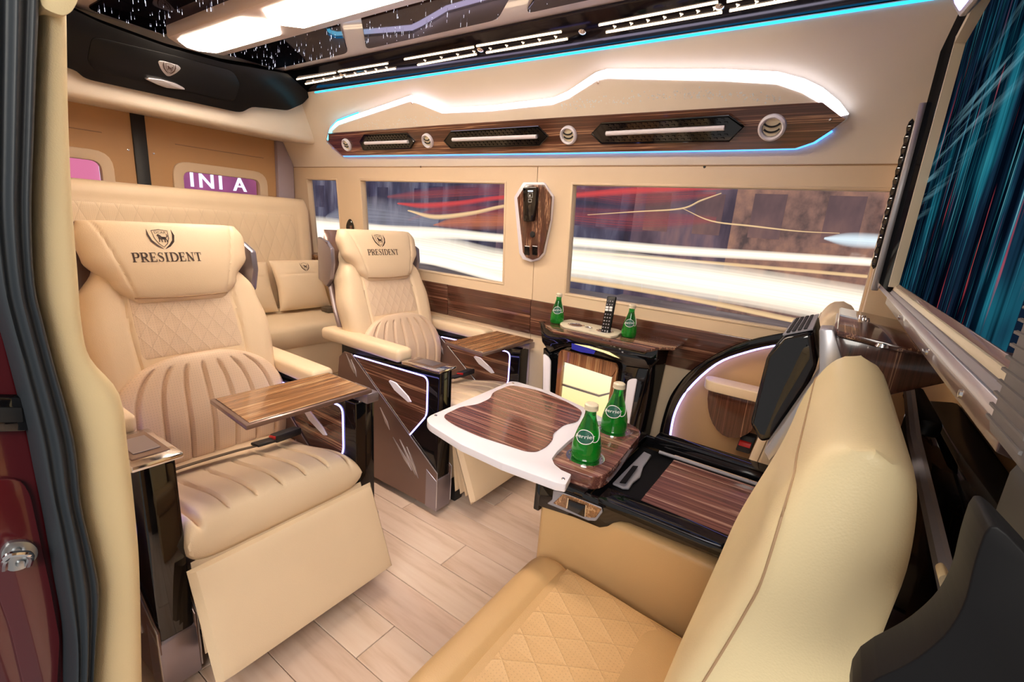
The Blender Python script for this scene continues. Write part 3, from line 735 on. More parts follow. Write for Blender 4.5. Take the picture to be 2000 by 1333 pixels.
# ================================================================== CAPTAIN SEATS
seat = thing('captain_seat', (0, 0, 0), '-', 'seat', 'captain seats facing forward')
def cush_disp(u, v, a, b):
    d = .012*math.cos(u*1.4)
    m = max(0, min(1, (v-.30)/.15))*max(0, min(1, (.97-v)/.05))
    for k in range(-3, 4):
        d -= .020*m*gro(a-(k*.085+.03*(1-v)*k*.3), .0055)
    return d-.01*gro(abs(a)-.255, .008)*(1 if v > .2 else 0)
cu = Pad([(-.56, 0, .395), (-.32, 0, .41), (-.10, 0, .455), (.035, 0, .470)], (0, 1, 0), .60, .165, 9, 9, cush_disp, 150, 44, 1)
mk('seat_cushion', cu.bm(), 'leather', seat)
bw = lerp_list([(0, .56), (.3, .62), (.55, .645), (.70, .60), (.84, .46), (1, .34)])
def back_disp(u, v, a, b):
    return -.010*gro(abs(a)-.185, .006)*(1 if .33 < v < .97 else 0) + .022*max(0, min(1, (abs(a)-.16)/.1))*(1-v*.5)
bk = Pad([(-.545, 0, .44), (-.59, 0, .65), (-.65, 0, .86), (-.75, 0, 1.11), (-.84, 0, 1.33)], (0, 1, 0), bw, .15, 7, 8, back_disp, 90, 56, -1)
backrest = mk('backrest', bk.bm(), 'leather', seat)
if True:
    ctr = Pad([bk.front(0, .45, -.006), bk.front(0, .62, -.006), bk.front(0, .80, -.006)], (0, 1, 0), lerp_list([(0, .36), (1, .34)]), .022, 16, 14, None, 30, 30, -1)
    mk('quilted_panel', ctr.bm(), 'leather_quilt', backrest)
    lw = lambda v: .60*(max(0.0, 1-v**4.5))**.5*1.0+.02
    def lum(u, v, a, b):
        m = max(0, min(1, v/.06))*max(0, min(1, (.90-v)/.05)); d = 0
        for k in (-.78, -.52, -.26, 0, .26, .52, .78): d -= .017*m*gro((u-k)*lw(v)/2, .006)
        return d+.004
    lm = Pad([bk.front(0, .03, .0), bk.front(0, .20, .014), bk.front(0, .34, .010), bk.front(0, .455, .0)], (0, 1, 0), lw, .055, 8, 8, lum, 140, 40, -1, 1.0, .42)
    mk('lumbar_pad', lm.bm(), 'leather_perf', backrest)
hw = lerp_list([(0, .31), (.25, .42), (.55, .54), (.8, .56), (1, .52)])
def head_disp(u, v, a, b):
    return -.005*gro(abs(a)-(.145+.085*v), .005)+.012*(1-u*u)*math.sin(math.pi*v)
hr = Pad([(-.665, 0, 1.06), (-.71, 0, 1.20), (-.775, 0, 1.35)], (0, 1, 0), hw, .105, 8, 6, head_disp, 80, 44, -1, 1.0, .42)
headrest = mk('headrest', hr.bm(), 'leather', seat)
HL = hr.L[-1]
def on_head(a, b, off):
    v = b/HL; return hr.front(2*a/hr.w(v), v, off)
mk('piping', tube([on_head(.5*hw(v)*.93*math.copysign(1, s)*abs(s)**.9, HL*v, .002) for s, v in [(-1+2*k/30, .055+.02*(2*k/30-1)**2) for k in range(31)]], .003, 5), 'stitch', headrest)
sl, slw = serif_letters('PRESIDENT'); tx = flat(sl, 0)
mk('lettering', place2d(tx, lambda a, b, c: on_head(a*.225/slw-.034, .160+b*.032, .0016)), 'ink', headrest)
mk('emblem', place2d(flat(emblem_polys(), .0), lambda a, b, c: on_head(a*.088-.040, .232+b*.088, .0016)), 'ink', headrest)
mk('emblem_lettering', place2d(text_bm('DCAR', .014), lambda a, b, c: on_head(a-.040, .253+b, .0018)), 'ink', headrest)
for s in (-1, 1):   # side wings of the shell
    wp = [(-.90, 1.30), (-.80, 1.285), (-.735, 1.25), (-.725, 1.17), (-.745, 1.08), (-.80, 1.03), (-.90, 1.06)]
    w_ = mk('head_wing', slab([(x, s*(.275+.03*(x+.9)/.17), z) for x, z in wp], (0, s*.028, 0), .008, 2), 'grey_metal', seat)
    if s < 0:
        mk('wing_ribs', [tube([(-.89, s*.301, 1.08+.016*k), (-.775, s*.322, 1.085+.016*k)], .003, 4) for k in range(13)], 'bronze_metal', w_)
shell = Pad([(-.66, 0, .45), (-.72, 0, .75), (-.84, 0, 1.1), (-.915, 0, 1.34)], (0, 1, 0), lerp_list([(0, .5), (.5, .60), (.85, .58), (1, .5)]), .05, 8, 8, None, 20, 20, -1)
mk('back_shell', shell.bm(), 'bronze_metal', seat)
# consoles
CO = [(-.70, .70), (-.2, .742), (0, .752), (.012, .05), (-.02, .035), (-.74, .035), (-.775, .45), (-.745, .66)]
LOW = [(-.645, .705), (.016, .240), (.018, .05), (-.02, .035), (-.75, .035), (-.785, .45), (-.755, .665), (-.71, .705)]
INS = rnd([(-.625, .700), (-.072, .716), (-.070, .520), (-.182, .382)], [.0, .035, .03, .0], 5)
def console(s):
    y0, y1 = (s*.295, s*.385)
    c = mk('side_console', prism(CO, 'y', y0, y1, .009, 2), 'black_gloss', seat)
    for face, sg in ((y1, s), (y0, -s)):
        mk('lower_panel', prism(LOW, 'y', face-sg*.002, face+sg*.006, .0025, 1), 'bronze_metal', c)
        mk('panel_edge', tube([(-.645, face+sg*.007, .706), (.017, face+sg*.007, .241), (.018, face+sg*.006, .05)], .0022, 5), 'silver', c)
        mk('wood_panel', prism([(p.x, p.y) for p in INS], 'y', face-sg*.002, face+sg*.003), 'wood_diag', c)
        pth = [(p.x, face+sg*.004, p.y) for p in INS]
        mk('led_strip', tube(pth, .0035, 6), 'led_violet', c)
        bl = []
        for k, (x, z, L, ang) in enumerate(((-.13, .175, .20, 128), (-.11, .165, .17, 122), (-.16, .19, .20, 136), (-.33, .36, .13, 126), (-.62, .60, .12, 126), (-.60, .585, .10, 118))):
            a = math.radians(ang); dx, dz = math.cos(a), math.sin(a); nx, nz = -dz, dx
            bl.append(prism([(x, z), (x+dx*L*.35+nx*.008, z+dz*L*.35+nz*.008), (x+dx*L, z+dz*L), (x+dx*L*.35-nx*.008, z+dz*L*.35-nz*.008)], 'y', face+sg*.005, face+sg*.009))
        mk('blade_ornament', bl, 'silver', c)
        hx = [(-.335, .635), (-.29, .632), (-.20, .585), (-.175, .56), (-.20, .552), (-.30, .588), (-.345, .625)]
        mk('pull_recess', prism(hx, 'y', face, face+sg*.008, .003, 1), 'white_plastic', c)
    mk('toe_cap', prism([(-.06, .242), (.016, .198), (.02, .03), (-.06, .03)], 'y', y0-s*.004, y1+s*.008, .003, 1), 'grey_metal' if s < 0 else 'bronze_metal', c)
    return c
cl, crr = console(-1), console(1)
tr = mk('control_tray', slab([(-.245, -.40, .742), (.012, -.40, .752), (.012, -.278, .752), (-.245, -.278, .742)], (0, 0, .018), .006, 2), 'chrome', seat)
mk('tray_recess', slab([(-.215, -.385, .7585), (-.03, -.385, .767), (-.03, -.295, .767), (-.215, -.295, .7585)], (0, 0, .005), .002, 1), 'bronze_metal', tr)
mk('tray_lip', slab([(-.18, -.372, .7645), (-.06, -.372, .770), (-.06, -.308, .770), (-.18, -.308, .7645)], (0, 0, .003), .001, 1), 'grey_metal', tr)
for s in (-1, 1):
    ar = mk('armrest', box(-.92, -.27, s*.345-.052, s*.345+.052, .735, .805, .024, 4), 'leather', seat)
    mk('armrest_bracket', box(-.75, -.4, s*.345-.03, s*.345+.03, .68, .74), 'black_matte', ar)
# tray table hinged on the far console
tt = mk('tray_table', slab([(-.235, -.105, .792), (.045, -.125, .792), (.062, .325, .800), (-.205, .325, .800)], (0, 0, .016), .004, 2), 'bronze_metal', seat)
mk('wood_top', slab([(-.222, -.092, .8085), (.034, -.11, .8085), (.050, .312, .8165), (-.195, .312, .8165)], (0, 0, .003), .001, 1), 'wood_tray', tt)
mk('hinge', [box(-.10, .045, .315, .37, .752, .79, .004), box(-.07, .02, .31, .35, .785, .803, .003)], 'grey_metal', tt)
mk('table_slot', box(-.16, .005, .31, .365, .748, .757, .002, 1), 'chrome', crr)
# footrest, base, belt
def foot(a, x1, z1, T, name, w):
    f = Pad([(.02+a, .01, .415), (x1, .01, z1)], (0, 1, 0), w, T, 16, 16, None, 20, 20, 1, 1.0, .35)
    return f
ft = mk('footrest', foot(.02, .175, .10, .055, 'f', .645).bm(), 'leather', seat)
for k in range(3):
    mk('bellows_fold', foot(-.01, .12-.035*k, .11+.0*k, .012, 'b', .60).bm(), 'leather', ft)
mk('seat_base', box(-.56, -.05, -.27, .27, .09, .36, .03, 3), 'leather', seat)
mk('floor_rail', [box(-.6, .0, s*.2-.03, s*.2+.03, 0, .1, .006) for s in (-1, 1)], 'black_matte', seat)
b1 = [V((-.40, -.285, .50)), V((-.385, -.15, .512)), V((-.36, .0, .520)), V((-.335, .10, .524))]
bp = smooth_path(b1, 4)
bm = bmesh.new(); R = [[bm.verts.new(p+V((d, 0, h))) for d, h in ((-.02, 0), (.02, .012), (.02, .015), (-.02, .003))] for p in bp]
for A, B in zip(R, R[1:]):
    for k in range(4): bm.faces.new((A[k], A[(k+1) % 4], B[(k+1) % 4], B[k]))
bm.faces.new(R[0]); bm.faces.new(R[-1])
belt = mk('seat_belt', bm, 'belt', seat)
mk('belt_tongue', slab([(-.37, .08, .525), (-.31, .08, .535), (-.295, .145, .54), (-.35, .15, .532)], (0, 0, .012), .004, 2), 'black_matte', belt)
bkl = mk('buckle', slab([(-.36, .15, .52), (-.295, .145, .535), (-.30, .255, .535), (-.365, .26, .52)], (0, 0, .032), .006, 2), 'black_matte', belt)
mk('red_button', slab([(-.352, .144, .526), (-.302, .140, .538), (-.302, .152, .538), (-.352, .156, .526)], (0, 0, .024), .002, 1), 'red_plastic', bkl)
seat2 = copy_tree(seat)
seat.location = V((-1.40, .755, 0))*K; seat['label'] = 'cream leather captain seat nearest the open doorway, armrest table swung out over its cushion'
for ch in seat2.children:      # this seat's back is set further rearward
    if ch.name.split('.')[0] in ('backrest', 'headrest', 'head_wing', 'back_shell'): ch.location += V((-.125, -.03, .0))*K
seat2.location = V((-1.43, 1.925, 0))*K; seat2['label'] = 'cream leather captain seat against the far side wall, below the wide window'

# ================================================================== REAR BENCH and pillows
bn = thing('rear_bench', (-3.2, 1.31, 0), 'wide cream leather bench with quilted back across the rear doors', 'bench')
bb = Pad([(-3.42, 1.31, .62), (-3.44, 1.31, 1.0), (-3.49, 1.31, 1.515)], (0, 1, 0), lerp_list([(0, 1.72), (.9, 1.72), (1, 1.68)]), .15, 26, 14, lambda u, v, a, b: -.008*gro(abs(a)-.74, .008)*(1 if v < .88 else 0)-.008*gro(v-.885, .010)*(1 if abs(a) < .745 else 0), 90, 44, -1)
bbo = mk('backrest', bb.bm(), 'leather', bn)
mk('quilted_panel', Pad([bb.front(0, .12, -.004), bb.front(0, .5, -.004), bb.front(0, .865, -.004)], (0, 1, 0), 1.45, .018, 30, 20, None, 40, 30, -1).bm(), 'leather_back_quilt', bbo)
mk('seat_cushion', Pad([(-3.42, 1.31, .63), (-3.1, 1.31, .62), (-2.85, 1.31, .605)], (0, 1, 0), 1.74, .18, 30, 9, None, 30, 30, 1).bm(), 'leather', bn)
mk('bench_base', box(-3.45, -2.875, .46, 2.17, 0, .555, .02, 2), 'leather', bn)
mk('base_seam', tube([(-2.873, .46, .30), (-2.873, 2.17, .30)], .003, 5), 'stitch', bn)
def pillow(x, y, z, w, h, tilt, label, emb):
    t_ = thing('pillow', (x, y, z), label, 'pillow', 'pillows on the rear bench')
    ww = lambda v: w*(1-.09*math.sin(math.pi*v))
    P = Pad([(x, y, z), (x-tilt*.5, y, z+h*.5), (x-tilt, y, z+h)], (0, 1, 0), ww, .13, 2.6, 2.6, lambda u, v, a, b: -.006*gro(v-.70, .014)*(1 if abs(u) < .92 else 0), 40, 40, -1, 1.0, .55)
    o = mk('pillow_body', P.bm(), 'leather', t_)
    if emb: mk('emblem', place2d(flat(emblem_polys(), 0), lambda a, b, c: P.front(2*(a*.07+.03)/w, .84+b*.07/h, .003)), 'ink', o)
pillow(-3.16, 1.95, .735, .40, .34, .12, 'cream square pillow with a dark shield emblem on the rear bench', True)
pillow(-3.17, 1.555, .735, .38, .33, .13, 'plain cream pillow half hidden behind the nearest captain seat', False)
bs = thing('bench_side_shelf', (-3.2, 2.2, .5), 'tan side shelf with wood top and dark cubby between rear bench and wall', 'shelf')
mk('shelf_body', box(-3.45, -2.9, 2.185, 2.32, .5, .93, .01), 'leather_tan', bs)
mk('wood_top', box(-3.46, -2.88, 2.18, 2.30, 1.06, 1.10, .006), 'wood_tray', bs)
mk('cubby', box(-3.44, -2.92, 2.20, 2.30, .93, 1.06), 'black_matte', bs)
cb = thing('belt_buckle', (-3.05, 2.02, .72), 'brown belt buckle lying on the bench corner beside the emblem pillow', 'buckle')
mk('buckle_body', box(-3.12, -3.04, 2.04, 2.15, .712, .745, .006), 'belt', cb)
mk('strap', slab([(-3.12, 2.12, .715), (-3.08, 2.12, .715), (-3.16, 2.2, .74), (-3.2, 2.2, .74)], (0, 0, .012)), 'black_matte', cb)

# ================================================================== CENTRE CONSOLE with folding table
CN = 1.125                                 # near side of the console
cc = thing('center_console', (-.25, 1.39, 0), 'leather-sided centre console with black gloss top and wood-lined tray', 'console')
mk('leather_body', box(-.615, .06, CN+.008, 1.655, 0, .668, .02, 3), 'leather_tan', cc)
sp_ = [(1058, 937), (1168.7, 976), (1300, 1030), (1480, 1106), (1480, 1124), (1421, 1099), (1316, 1058), (1229, 1023), (1212, 1020), (1197, 1023), (1186, 1030), (1171, 1032), (1119, 1011), (1050, 989)]
prof = [ony(a, b, CN) for a, b in sp_]
prof[3].x = prof[4].x = .06; prof[3].z = .72; prof[4].z = .69
for q in prof[:3]: q.z = .72
mk('side_cladding', slab(prof, (0, .02, 0), .004, 2), 'black_gloss', cc)
p2 = [V((q.x, 1.665, q.z)) for q in prof]; mk('side_cladding', slab(p2, (0, -.02, 0), .004, 2), 'black_gloss', cc)
mk('end_cladding', box(-.632, -.612, CN, 1.665, .60, .722, .004), 'black_gloss', cc)
mk('top_rim', [box(-.43, .06, CN, 1.20, .70, .727, .005), box(-.43, .06, 1.605, 1.667, .70, .745, .005), box(-.63, -.470, CN, 1.667, .70, .724, .005)], 'black_gloss', cc)
mk('tray_floor', box(-.475, .06, 1.195, 1.61, .670, .690), 'black_satin', cc)
tw = mk('tray_wood', box(-.345, .06, 1.20, 1.575, .690, .698, .002, 1), 'wood_table', cc)
gi = [onz(a, b, .692) for a, b in ((1257, 886), (1272, 893), (1256, 915), (1250, 935), (1236, 946), (1228, 958), (1216, 957), (1196, 948))]
mk('grey_insert', slab(gi, (0, 0, .008), .002, 1), 'grey_plastic', cc)
mk('insert_slot', slab([onz(a, b, .7085) for a, b in ((1236, 911), (1246, 912), (1222, 945), (1210, 944))], (0, 0, .002)), 'black_satin', cc)
mk('grey_rail', tube([(-.40, 1.585, .703), (.05, 1.585, .703)], .006, 8), 'grey_plastic', cc)
sw = [(1082, 957), (1100, 962), (1176, 991), (1178, 1000), (1165, 1017), (1150, 1016), (1070, 983), (1080, 975)]
mk('switch_surround', slab([ony(a, b, CN-.001) for a, b in sw], (0, -.006, 0), .002, 1), 'grey_plastic', cc)
sw2 = [(1100, 965), (1130, 974), (1176, 994), (1164, 1011), (1150, 1011), (1081, 983)]
sw_o = mk('switch_plate', slab([ony(a, b, CN-.007) for a, b in sw2], (0, -.005, 0), .002, 1), 'wood_tray', cc)
mk('rocker_switch', slab([ony(a, b, CN-.012) for a, b in ((1109, 974), (1145, 987), (1143, 1009), (1108, 993))], (0, -.008, 0), .002, 1), 'black_gloss', sw_o)
for a, b in (((1110, 973), (1107, 993)), ((1145, 987), (1143, 1009))):
    mk('chrome_edge', tube([ony(*a, CN-.021), ony(*b, CN-.021)], .0022, 6), 'chrome', sw_o)
# wood end cap with the two bottle holders
ZC = .765
cap = [(1078, 897), (1090, 882), (1112, 862), (1140, 840), (1167, 823), (1211, 822), (1240, 833), (1251, 846), (1240, 862), (1205, 905), (1185, 925), (1168, 931), (1150, 930), (1108, 916), (1086, 908)]
cp3 = smooth_path([onz(a, b, ZC) for a, b in cap], 3, True)
wc = mk('wood_cap', slab([V((p.x, p.y, .722)) for p in cp3], (0, 0, ZC-.722), .008, 3), 'wood_table', cc)
CUPS = [onz(1143, 894, ZC), onz(1197.5, 841, ZC)]
for c in CUPS:
    mk('cup_ring', lathe([(.052, 0), (.060, .0), (.060, .004), (.052, .004), (.050, .001)], 32, (c.x, c.y, ZC)), 'chrome', wc)
# folding table
ZTb = .778
ft_ = mk('folding_table', slab(rnd([onz(a, b, ZTb) for a, b in ((833, 819), (840, 812), (998, 745), (1010, 746), (1074, 765), (1143, 797), (1186, 822), (1165, 823), (1140, 838), (1110, 862), (1088, 882), (1078, 896), (1083, 907), (1096, 918), (1116, 927), (1105, 947), (1085, 943), (981, 905), (900, 868), (838, 829))],
       [.02, .02, .02, .02, 0, 0, .005, .01, 0, 0, 0, 0, 0, 0, .005, .005, 0, 0, 0, .02], 3), (0, 0, -.024), .007, 3), 'white_plastic', cc)
ins = [(185, 410), (350, 330), (480, 315), (600, 260), (615, 210), (770, 145), (1000, 190), (1250, 290), (1385, 370), (1340, 460), (1230, 480), (1130, 560), (1130, 610), (1080, 670), (990, 715), (900, 710), (500, 580), (280, 480)]
mk('wood_inset', slab(rnd([onz(820+a*.23, 720+b*.23, ZTb) for a, b in ins], .03, 3), (0, 0, .0035), .001, 1), 'wood_table', ft_)
for p in ((851, 812), (1002, 749), (1100, 936)):
    mk('screw', lathe([(0, .002), (.005, .0015), (.006, 0)], 10, onz(*p, ZTb), (0, 0, 1)), 'chrome', ft_)
mk('support_arm', [box(-.66, -.55, 1.2, 1.3, .726, .754), box(-.66, -.55, 1.5, 1.6, .726, .754)], 'black_matte', ft_)

# ================================================================== MINI FRIDGE against the side wall
FY = 2.05
fr = thing('mini_fridge', (-.9, 2.15, 0), 'black mini fridge cabinet with glowing glass door below the side window', 'mini fridge')
def f(x, y, o=0.0): return ony(x, y, FY-o)
zt = .965
bl_, br_ = f(1060, 700), f(1252, 720)
mk('cabinet_body', slab([(-1.185, FY+.03, .93), (-.615, FY+.03, .93), (-.675, FY+.06, .0), (-1.145, FY+.06, .0)], (0, .235, 0), .012, 2), 'black_gloss', fr)
tp = [onz(1053, 622, zt+.012), V((-1.235, 2.12, zt)), V((-1.23, 2.295, zt)), V((-.545, 2.295, zt)), V((-.54, 2.12, zt)), onz(1290, 674, zt+.012), onz(1262, 684, zt), onz(1080, 646, zt)]
for q in (tp[0], tp[5]): q.z = zt
mk('top_shelf', slab(tp, (0, 0, -.014), .004, 2), 'wood_x', fr)
ap = [(1054, 630), (1075, 645), (1090, 650), (1255, 688), (1285, 682), (1283, 705), (1268, 722), (1222, 715), (1205, 706), (1175, 693), (1120, 676), (1095, 680), (1073, 690), (1058, 668)]
mk('fascia', slab([f(*p) for p in ap], (0, .05, 0), .006, 2), 'black_gloss', fr)
gw = mk('handle_glow', slab([f(*p, .003) for p in ((1122, 672), (1150, 676), (1190, 688), (1210, 700), (1200, 697), (1180, 689), (1150, 680))], (0, -.003, 0)), 'fridge_glow', fr)
mk('handle_recess', slab([f(*p, .002) for p in ((1117, 671), (1122, 672), (1150, 680), (1163, 686), (1160, 692), (1135, 688), (1117, 682))], (0, -.003, 0)), 'blue_dim', fr)
for p in ((1206, 671), (1211, 682), (1217, 676), (1200, 677), (1194, 675), (1216, 688)):
    mk('button_mark', slab([f(p[0]+a, p[1]+b, .002) for a, b in ((-1.5, -1.5), (1.5, -1), (1.5, 1.5), (-1.5, 1))], (0, -.002, 0)), 'white_ink', fr)
dr = [f(1100, 683), f(1208, 714), f(1204, 727)]
door = mk('door_frame', [slab([f(1100, 682), f(1205, 709), f(1209, 718), f(1198, 736), f(1104, 706)], (0, -.02, 0), .003, 1),
                         slab([f(1094, 690), f(1100, 682), f(1104, 706), f(1092, 830), f(1083, 830)], (0, -.02, 0), .003, 1),
                         slab([f(1209, 718), f(1198, 736), f(1180, 850), f(1191, 850)], (0, -.02, 0), .003, 1)], 'wood_lit', fr)
mk('lit_interior', slab([f(1103, 703, -.012), f(1200, 733, -.012), f(1183, 850, -.012), f(1090, 830, -.012)], (0, .015, 0)), 'fridge_glow', fr)
mk('wire_shelf', slab([f(1099, 750), f(1170, 772), f(1195, 766), f(1195, 769), f(1170, 776), f(1099, 754)], (0, .01, 0)), 'silver', fr)
mk('door_glass', slab([f(1103, 704, .012), f(1199, 733, .012), f(1182, 850, .012), f(1090, 830, .012)], (0, -.004, 0)), 'pane_glass', fr)
mk('side_trim', slab(rnd([f(*p, .004) for p in ((1063, 690), (1072, 697), (1077, 705), (1074, 800), (1062, 800))], .01, 2), (0, -.012, 0), .004, 2), 'white_plastic', fr)
mk('side_trim', slab(rnd([f(*p, .004) for p in ((1227, 743), (1236, 739), (1246, 740), (1228, 840), (1216, 840))], .01, 2), (0, -.012, 0), .004, 2), 'white_plastic', fr)
mk('grille_bracket', slab([f(1061, 680), f(1073, 692), f(1070, 830), f(1057, 830)], (0, .05, 0), .004), 'black_gloss', fr)
mk('grille_bracket', slab([f(1222, 716), f(1266, 722), f(1232, 850), f(1196, 850)], (0, .05, 0), .004), 'black_gloss', fr)
hpz = [onz(a, b, zt) for a, b in ((1093, 636), (1100, 630), (1114, 628), (1208, 648), (1216, 652), (1205, 660), (1192, 662), (1100, 641))]
hp_ = mk('holder_plate', slab(rnd(hpz, .012, 3), (0, 0, .012), .003, 2), 'bezel_cream', fr)
for x, y_, r in ((1125, 636, .043), (1150, 641, .020), (1181, 648, .042)):
    c = onz(x, y_, zt+.012)
    mk('cup_ring', lathe([(r*.86, .0), (r, 0), (r, .003), (r*.9, .004), (r*.86, .002)], 24, c), 'chrome', hp_)
    mk('cup_well', lathe([(0, .0006), (r*.88, .0006), (r*.88, -.001), (0, -.001)], 24, c), 'black_satin' if r < .03 or x > 1160 else 'grey_metal', hp_)

# ================================================================== BOTTLES and remote
def bottle(x, y, z, s, sh, label, face):
    b = thing('bottle', (x, y, z), label, 'bottle', 'green sparkling water bottles')
    pr_ = [(0, 0), (.030, 0), (.0335, .006), (.0345, .03), (.033, .055), (.029, .08), (.0235, .105), (.0185, .125), (.0145, .142), (.0128, .155), (.0128, .172), (.0145, .176), (.0145, .180)]
    B = mk('glass_body', lathe([(r*s, h*sh) for r, h in pr_]+[(0, .180*sh)], 28, (x, y, z)), 'green_glass', b)
    mk('water', lathe([(0, .004*sh)]+[(r*.90*s, h*sh+.003*sh) for r, h in pr_[1:6]]+[(0, .082*sh)], 24, (x, y, z)), 'green_water', B)
    mk('cap', lathe([(.0142*s, .170*sh), (.0160*s, .171*sh), (.0160*s, .176*sh), (.0146*s, .177*sh), (.0158*s, .180*sh), (.0155*s, .188*sh), (.012*s, .192*sh), (0, .192*sh)], 24, (x, y, z)), 'bezel_cream', b)
    def prr(h):
        for (r0, h0), (r1, h1) in zip(pr_[1:], pr_[2:]):
            if h0 <= h <= h1: return r0+(r1-r0)*(h-h0)/(h1-h0)
        return .02
    def onb(a, h, off=.0008):
        th = face+a; r = (prr(h)+off)*s; return V((x+math.cos(th)*r, y+math.sin(th)*r, z+h*sh))
    # round label, outline and lettering wrapped on the glass
    bm = bmesh.new(); c = bm.verts.new(onb(.0, .088)); ring = []
    for rad in (.33, .66, 1):
        ring.append([bm.verts.new(onb(.72*rad*math.cos(k*math.pi/12), .088+.021*rad*math.sin(k*math.pi/12))) for k in range(24)])
    for k in range(24):
        bm.faces.new((c, ring[0][k], ring[0][(k+1) % 24]))
        for A, Bq in zip(ring, ring[1:]): bm.faces.new((A[k], Bq[k], Bq[(k+1) % 24], A[(k+1) % 24]))
    L = mk('round_label', bm, 'label_blue', b)
    mk('label_outline', [tube([onb(.74*math.cos(k*math.pi/12), .088+.0218*math.sin(k*math.pi/12), .0012) for k in range(24)], .0009*s, 4, True),
                         tube([onb(.60+.1*k, .078-.003*k+.0015*k*k*.4, .0012) for k in range(12)], .0009*s, 4)], 'white_ink', b)
    t_ = text_bm('perrier', .0165)
    mk('lettering', place2d(t_, lambda a, q, c_: onb(a/.026*.95, .089+q+a*.12, .0016)), 'white_ink', b)
fac = lambda x, y: math.atan2(0-y, 0-x)
c = CUPS[0]; bottle(c.x, c.y, .7665, 1.34, .93, 'green water bottle in the nearest holder beside the folding table', fac(c.x, c.y)-.25)
c = CUPS[1]; bottle(c.x, c.y, .7665, 1.34, .93, 'green water bottle in the farther holder of the centre console', fac(c.x, c.y)-.25)
for (px_, py_), lab in (((1087, 634), 'green water bottle on the left end of the mini fridge'), ((1227, 661), 'green water bottle on the mini fridge, right of the remote')):
    c = onz(px_, py_-3, zt); bottle(c.x, c.y, zt, 1.05, .82, lab, fac(c.x, c.y)-.1)
c0 = onz(1181, 650, zt+.006); c1 = ony(1194, 579, c0.y+.05)
rm = thing('remote_control', c0, 'black remote control leaning upright in the fridge holder', 'remote')
ax_ = (c1-c0); rl = ax_.length; ax_.normalize(); rx = V((.92, -.15, 0)); rx = (rx-ax_*rx.dot(ax_)).normalized(); rn = rx.cross(ax_); rn = -rn if rn.y > 0 else rn
mk('remote_body', slab([c0+rx*a+ax_*b for a, b in ((-.024, 0), (.024, 0), (.024, rl), (-.024, rl))], -rn*.016, .005, 2), 'black_satin', rm)
bt = []
for i in range(3):
    for j in range(10):
        if j in (6, 7): continue
        q = c0+rx*(-.014+.014*i)+ax_*(rl*(.05+.09*j))+rn*.0005
        bt.append(lathe([(0, .002), (.0035, .0015), (.004, 0)], 6, q, rn))
mk('buttons', bt, 'grey_plastic', rm)
for j in (6.1, 6.9):
    for s in (-1, 1):
        q = c0+rx*s*.0105+ax_*(rl*(.07+.09*j)); mk('label_button', slab([q+rx*a+ax_*b for a, b in ((-.008, -.005), (.008, -.005), (.008, .005), (-.008, .005))], rn*.003), 'white_ink', rm)

# ================================================================== FACING SEATS at the partition
def facing_seat(yc, w, dx, label, mats, wq):
    t_ = thing('facing_seat', (-.2+dx, yc, 0), label, 'seat', 'rear-facing seats')
    cu_ = Pad([(-.07+dx, yc, .40), (-.3+dx, yc, .415), (-.49+dx, yc, .43), (-.578+dx, yc, .405)], (0, 1, 0), w, .16, 12, 7, lambda u, v, a, b: -.012*gro(v-.80, .012)+.02*gro(v-.9, .07), 50, 60, -1)
    co = mk('seat_cushion', cu_.bm(), mats[0], t_)
    mk('quilted_panel', Pad([cu_.front(0, .04, -.003), cu_.front(0, .4, -.003), cu_.front(0, .785, -.003)], (0, 1, 0), wq, .014, 20, 20, None, 20, 20, -1).bm(), mats[1], co)
    for sd in (-.97, .97): mk('piping', tube([cu_.front(sd, v/20, .004) for v in range(2, 19)], .004, 6), mats[0], co)
    ww = lerp_list([(0, w*.92), (.4, w), (.8, w*.97), (1, w*.86)])
    ba = Pad([(-.06+dx, yc, .40), (-.012+dx, yc, .68), (.028+dx, yc, .95), (.062+dx, yc, 1.265)], (0, 1, 0), ww, lerp_list([(0, .19), (.5, .19), (.85, .13), (1, .105)]), 16, 16,
             None, 60, 60, 1)
    bo = mk('backrest', ba.bm(), mats[2], t_)
    q1 = [ba.front(-.965, .1+.05*k, .0005) for k in range(15)]+[ba.front(-.955, .86, .0005), ba.front(-.93, .905, .0005), ba.front(-.88, .93, .0005)]
    q2 = [ba.front(-.80+.1*k, .935, .0005) for k in range(18)]
    mk('seam', tube(smooth_path(q1+q2, 4), .0016, 5), 'stitch', bo)
    mk('seat_base', box(-.55+dx, -.02+dx, yc-w*.45, yc+w*.45, 0, .36, .015), 'leather_tan', t_)
    return t_
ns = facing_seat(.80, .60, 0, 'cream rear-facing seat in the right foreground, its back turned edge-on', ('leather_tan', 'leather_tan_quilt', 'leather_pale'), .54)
fs = facing_seat(1.95, .46, -.03, 'rear-facing seat in the far corner below the window, beyond the centre console', ('leather', 'leather_quilt', 'leather'), .38)
for o, yb in ((ns, 1.08), (fs, 1.74)):
    pass
bk2 = onz(1452, 880, .53)
q = mk('buckle', slab([bk2+V((-.03, -.03, 0)), bk2+V((.03, -.03, 0)), bk2+V((.03, .02, 0)), bk2+V((-.03, .02, 0))], (.01, .03, .075), .006, 2), 'black_matte', fs)
mk('red_button', slab([bk2+V((-.022, -.034, .03)), bk2+V((.026, -.034, .03)), bk2+V((.028, -.03, .05)), bk2+V((-.02, -.03, .05))], (0, .01, .004), .001, 1), 'red_plastic', q)

